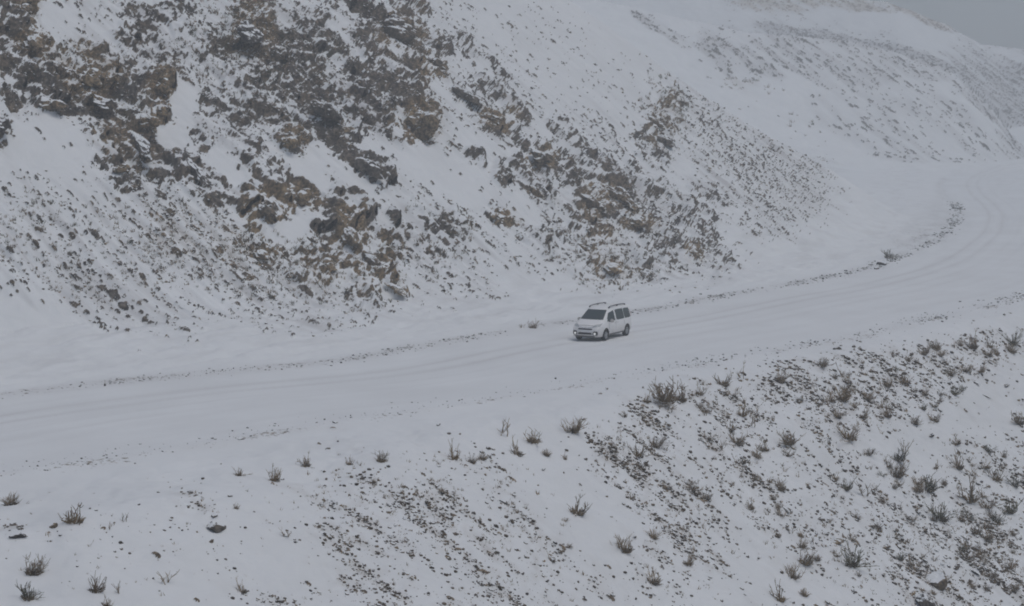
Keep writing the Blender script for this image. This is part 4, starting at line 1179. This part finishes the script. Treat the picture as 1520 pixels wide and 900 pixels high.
ws = patch("windscreen", [(-.70, 1.175), (.70, 1.175), (.575, 1.655), (-.575, 1.655)], "x", M_GLASS, 12, 8)
for sgn in (-1, 1):
    wp_ = box_obj("wiper", (.018, .52, .014), (1.405 - .06, sgn * .30 - .05, 1.215), M_BLACK, ws, (0, -.5, sgn * .08), .004)
for ax in ("y", "-y"):
    patch("front_window", [(1.10, 1.06), (.16, 1.06), (.16, 1.62), (.72, 1.50)], ax, M_GLASS)
    patch("sliding_door_window", [(-.02, 1.06), (-1.02, 1.06), (-1.02, 1.63), (-.02, 1.635)], ax, M_GLASS, rnd_=.05)
    patch("quarter_window", [(-1.07, 1.06), (-1.92, 1.07), (-1.86, 1.60), (-1.07, 1.63)], ax, M_GLASS, rnd_=.08)
    patch("sill_trim", [(.92, .25), (-.98, .25), (-.98, .36), (.92, .36)], ax, M_BLACK, 8, 2, .008)
    patch("rubbing_strip", [(.84, .55), (-.95, .55), (-.95, .61), (.84, .61)], ax, M_PAINT, 8, 1, .022)
    for (x0, z0, x1, z1) in ((.09, .38, .075, 1.68), (-1.0, .75, -1.015, 1.68), (.955, .62, .945, 1.03)):
        patch("door_seam", [(x0, z0), (x0 - .015, z0), (x1 - .015, z1), (x1, z1)], ax, M_BLACK, 1, 6, .003)
    sg = 1 if ax == "y" else -1
    for hx in (.20, -.12):
        box_obj("door_handle", (.17, .035, .035), (hx, sg * .912, .93), M_PAINT, car)
    mi = box_obj("door_mirror", (.14, .22, .20), (.86, sg * 1.03, 1.10), M_PAINT, car, (0, 0, sg * .15), .05)
    box_obj("mirror_glass", (.01, .17, .15), (-.072, 0, 0), M_GLASS, mi)
    box_obj("mirror_foot", (.08, .10, .06), (.0, -sg * .13, -.04), M_BLACK, mi)
    patch("headlight", [(sg * .40, .80), (sg * .80, .845), (sg * .80, .985), (sg * .52, .93)], "x", M_LENS, 6, 4, .012)
    fs = patch("fog_lamp_surround", [(sg * .46, .37), (sg * .76, .37), (sg * .76, .60), (sg * .50, .60)], "x", M_BLACK, 6, 5, .012, rnd_=.18)
    bm = bmesh.new(); bmesh.ops.create_uvsphere(bm, u_segments=16, v_segments=10, radius=.072)
    me = bpy.data.meshes.new("fog_lamp"); bm.to_mesh(me); bm.free(); me.materials.append(M_LAMP)
    hit = SHELL_BVH.ray_cast(Vector((5, sg * .60, .46)), Vector((-1, 0, 0)))[0]
    fl = link("fog_lamp", me, fs); fl.location = hit + Vector((.0, 0, 0)); fl.scale = (.6, 1, 1)
    # roof rail
    vs, fs_ = [], []
    rp = [Vector((x, sg * .60, z)) for x, z in ((.44, 1.755), (.36, 1.805), (.20, 1.828), (-.6, 1.85), (-1.4, 1.838), (-1.62, 1.818), (-1.70, 1.76))]
    tube(vs, fs_, rp, .032, .032)
    rl = link("roof_rail", mesh_np("roof_rail", np.array([tuple(v) for v in vs]), np.array(fs_), M_BLACK), car)
    for fx in (.40, -.62, -1.60): box_obj("rail_foot", (.16, .05, .07), (fx, sg * .60, 1.80 if fx != .40 else 1.775), M_BLACK, rl)
    patch("tail_light", [(sg * .62, .95), (sg * .80, .95), (sg * .74, 1.5), (sg * .60, 1.5)], "r", M_RED, 3, 6, .01)
patch("upper_grille", [(-.40, .665), (.40, .665), (.44, .735), (-.44, .735)], "x", M_BLACK, 10, 2, .010)
patch("lower_grille", [(-.42, .41), (.42, .41), (.40, .515), (-.40, .515)], "x", M_BLACK, 10, 3, .010)
patch("front_lip", [(-.60, .275), (.60, .275), (.60, .335), (-.60, .335)], "x", M_BLACK, 10, 2, .012)
patch("number_plate", [(-.26, .545), (.26, .545), (.26, .645), (-.26, .645)], "x", M_PLATE, 6, 2, .016)
patch("bonnet_seam", [(2.02, -.62), (2.02, .62), (2.035, .62), (2.035, -.62)], "t", M_BLACK, 10, 1, .003)
patch("rear_window", [(-.58, 1.10), (.58, 1.10), (.50, 1.46), (-.50, 1.46)], "r", M_GLASS, 8, 4)
patch("rear_bumper", [(-.70, .48), (.70, .48), (.70, .66), (-.70, .66)], "r", M_BLACK, 8, 3, .02)
patch("rear_plate", [(-.26, .80), (.26, .80), (.26, .91), (-.26, .91)], "r", M_PLATE, 4, 2, .016)
# the maker's double chevron between the bonnet and the upper slot
bm = bmesh.new()
for zo in (.745, .785):
    for sgn in (-1, 1):
        hx = SHELL_BVH.ray_cast(Vector((5, sgn * .06, zo + .01)), Vector((-1, 0, 0)))[0].x
        bmesh.ops.create_cube(bm, size=1.0, matrix=Matrix.Translation((hx + .012, sgn * .058, zo + .012)) @ Matrix.Rotation(sgn * -.45, 4, "X") @ Matrix.Diagonal((.02, .13, .022, 1)))
me = bpy.data.meshes.new("emblem"); bm.to_mesh(me); bm.free(); me.materials.append(M_CHROME); link("emblem", me, car)
patch("chrome_strip", [(.14, .765), (.44, .80), (.44, .815), (.14, .782)], "x", M_CHROME, 5, 1, .012)
patch("chrome_strip", [(-.14, .765), (-.44, .80), (-.44, .815), (-.14, .782)], "x", M_CHROME, 5, 1, .012)


def lathe(prof, seg, mat, name, parent):
    V, Q = [], []
    for k in range(seg):
        a = 2 * math.pi * k / seg
        for (r, y) in prof: V.append((r * math.cos(a), y, r * math.sin(a)))
    n = len(prof)
    for k in range(seg):
        for i in range(n - 1):
            Q.append((k * n + i, k * n + i + 1, ((k + 1) % seg) * n + i + 1, ((k + 1) % seg) * n + i))
    return link(name, mesh_np(name, np.array(V), np.array(Q), mat), parent)


for ax in (AX_F, AX_R):
    for sgn in (-1, 1):
        wh = bpy.data.objects.new("wheel", None); COL.objects.link(wh); wh.parent = car
        wh.location = (ax, sgn * .79, WR)
        lathe([(.20, sgn * .095), (.225, sgn * .108), (.29, sgn * .105), (.318, sgn * .08), (.325, 0), (.318, -sgn * .08), (.29, -sgn * .1), (.2, -sgn * .1)], 32, M_RUBBER, "tyre", wh)
        rm = lathe([(.0, sgn * .085), (.055, sgn * .085), (.07, sgn * .05), (.165, sgn * .045), (.185, sgn * .085), (.212, sgn * .095), (.212, -sgn * .08)], 32, M_RIM, "rim", wh)
        bm = bmesh.new()
        for k in range(5):
            bmesh.ops.create_cube(bm, size=1.0, matrix=Matrix.Rotation(k * 1.2566, 4, "Y") @ Matrix.Translation((.12, sgn * .07, 0)) @ Matrix.Diagonal((.15, .03, .045, 1)))
        me = bpy.data.meshes.new("spokes"); bm.to_mesh(me); bm.free(); me.materials.append(M_RIM); link("spokes", me, wh)

CAR_PX, CAR_PY, CAR_ANG = 894, 501, 29.0
car.scale = (1.09, 1.09, 1.09)
cx, cy = on_road(CAR_PX, CAR_PY)
cz = float(road_z(np.float64(cy)))
# heading: down the road towards the camera's left
hd = Vector((-math.sin(R(CAR_ANG)), -math.cos(R(CAR_ANG)), 0))
car.location = (cx, cy, cz - .015)
car.rotation_euler = (0, 0, math.atan2(hd.y, hd.x))


# ------------------------------------------------------------------ air
bm = bmesh.new()
bmesh.ops.create_cube(bm, size=1.0)
me = bpy.data.meshes.new("haze"); bm.to_mesh(me); bm.free()
hz = link("haze", me)
top = float(P[..., 2].max()) + 3
hz.scale = (1300, 1100, top + 27); hz.location = (0, 420, (top - 27) / 2)
m = bpy.data.materials.new("haze"); m.use_nodes = True
nt = m.node_tree; nt.nodes.remove(nt.nodes["Principled BSDF"])
vo = nt.nodes.new("ShaderNodeVolumePrincipled")
vo.inputs["Color"].default_value = (0.885, 0.935, 0.96, 1); vo.inputs["Density"].default_value = 0.0016; vo.inputs["Anisotropy"].default_value = 0.0
nt.links.new(vo.outputs[0], nt.nodes["Material Output"].inputs["Volume"])
me.materials.append(m)
tag(hz, "thin pale winter haze hanging over the whole valley", "haze", kind="stuff")

# ------------------------------------------------------------------ overcast light
SUN_EL, SUN_AZ = R(70), R(118)        # azimuth of the sun measured from +Y towards +X
world = bpy.data.worlds.new("World"); scene.world = world; world.use_nodes = True
nt = world.node_tree
bg = nt.nodes["Background"]
sky = nt.nodes.new("ShaderNodeTexSky"); sky.sky_type = "NISHITA"; sky.sun_disc = False
sky.sun_elevation = SUN_EL; sky.sun_rotation = SUN_AZ; sky.air_density = 1.0; sky.dust_density = 3.5
hsv = nt.nodes.new("ShaderNodeHueSaturation"); hsv.inputs["Saturation"].default_value = 0.95
nt.links.new(sky.outputs[0], hsv.inputs["Color"]); nt.links.new(hsv.outputs[0], bg.inputs["Color"])
bg.inputs["Strength"].default_value = 0.068
sun_d = bpy.data.lights.new("sun", "SUN"); sun_d.energy = 0.6; sun_d.angle = R(28); sun_d.color = (1.0, 0.99, 0.975)
sun = bpy.data.objects.new("sun", sun_d); COL.objects.link(sun)
dv = Vector((math.sin(SUN_AZ) * math.cos(SUN_EL), math.cos(SUN_AZ) * math.cos(SUN_EL), math.sin(SUN_EL)))
sun.rotation_euler = dv.to_track_quat("Z", "Y").to_euler()

scene.view_settings.view_transform = "Standard"
scene.view_settings.look = "None"
scene.view_settings.exposure = 0.06
scene.view_settings.gamma = 1.0
scene.cycles.filter_width = 1.9
scene.cycles.max_bounces = 6
scene.cycles.volume_bounces = 2
scene.render.film_transparent = False
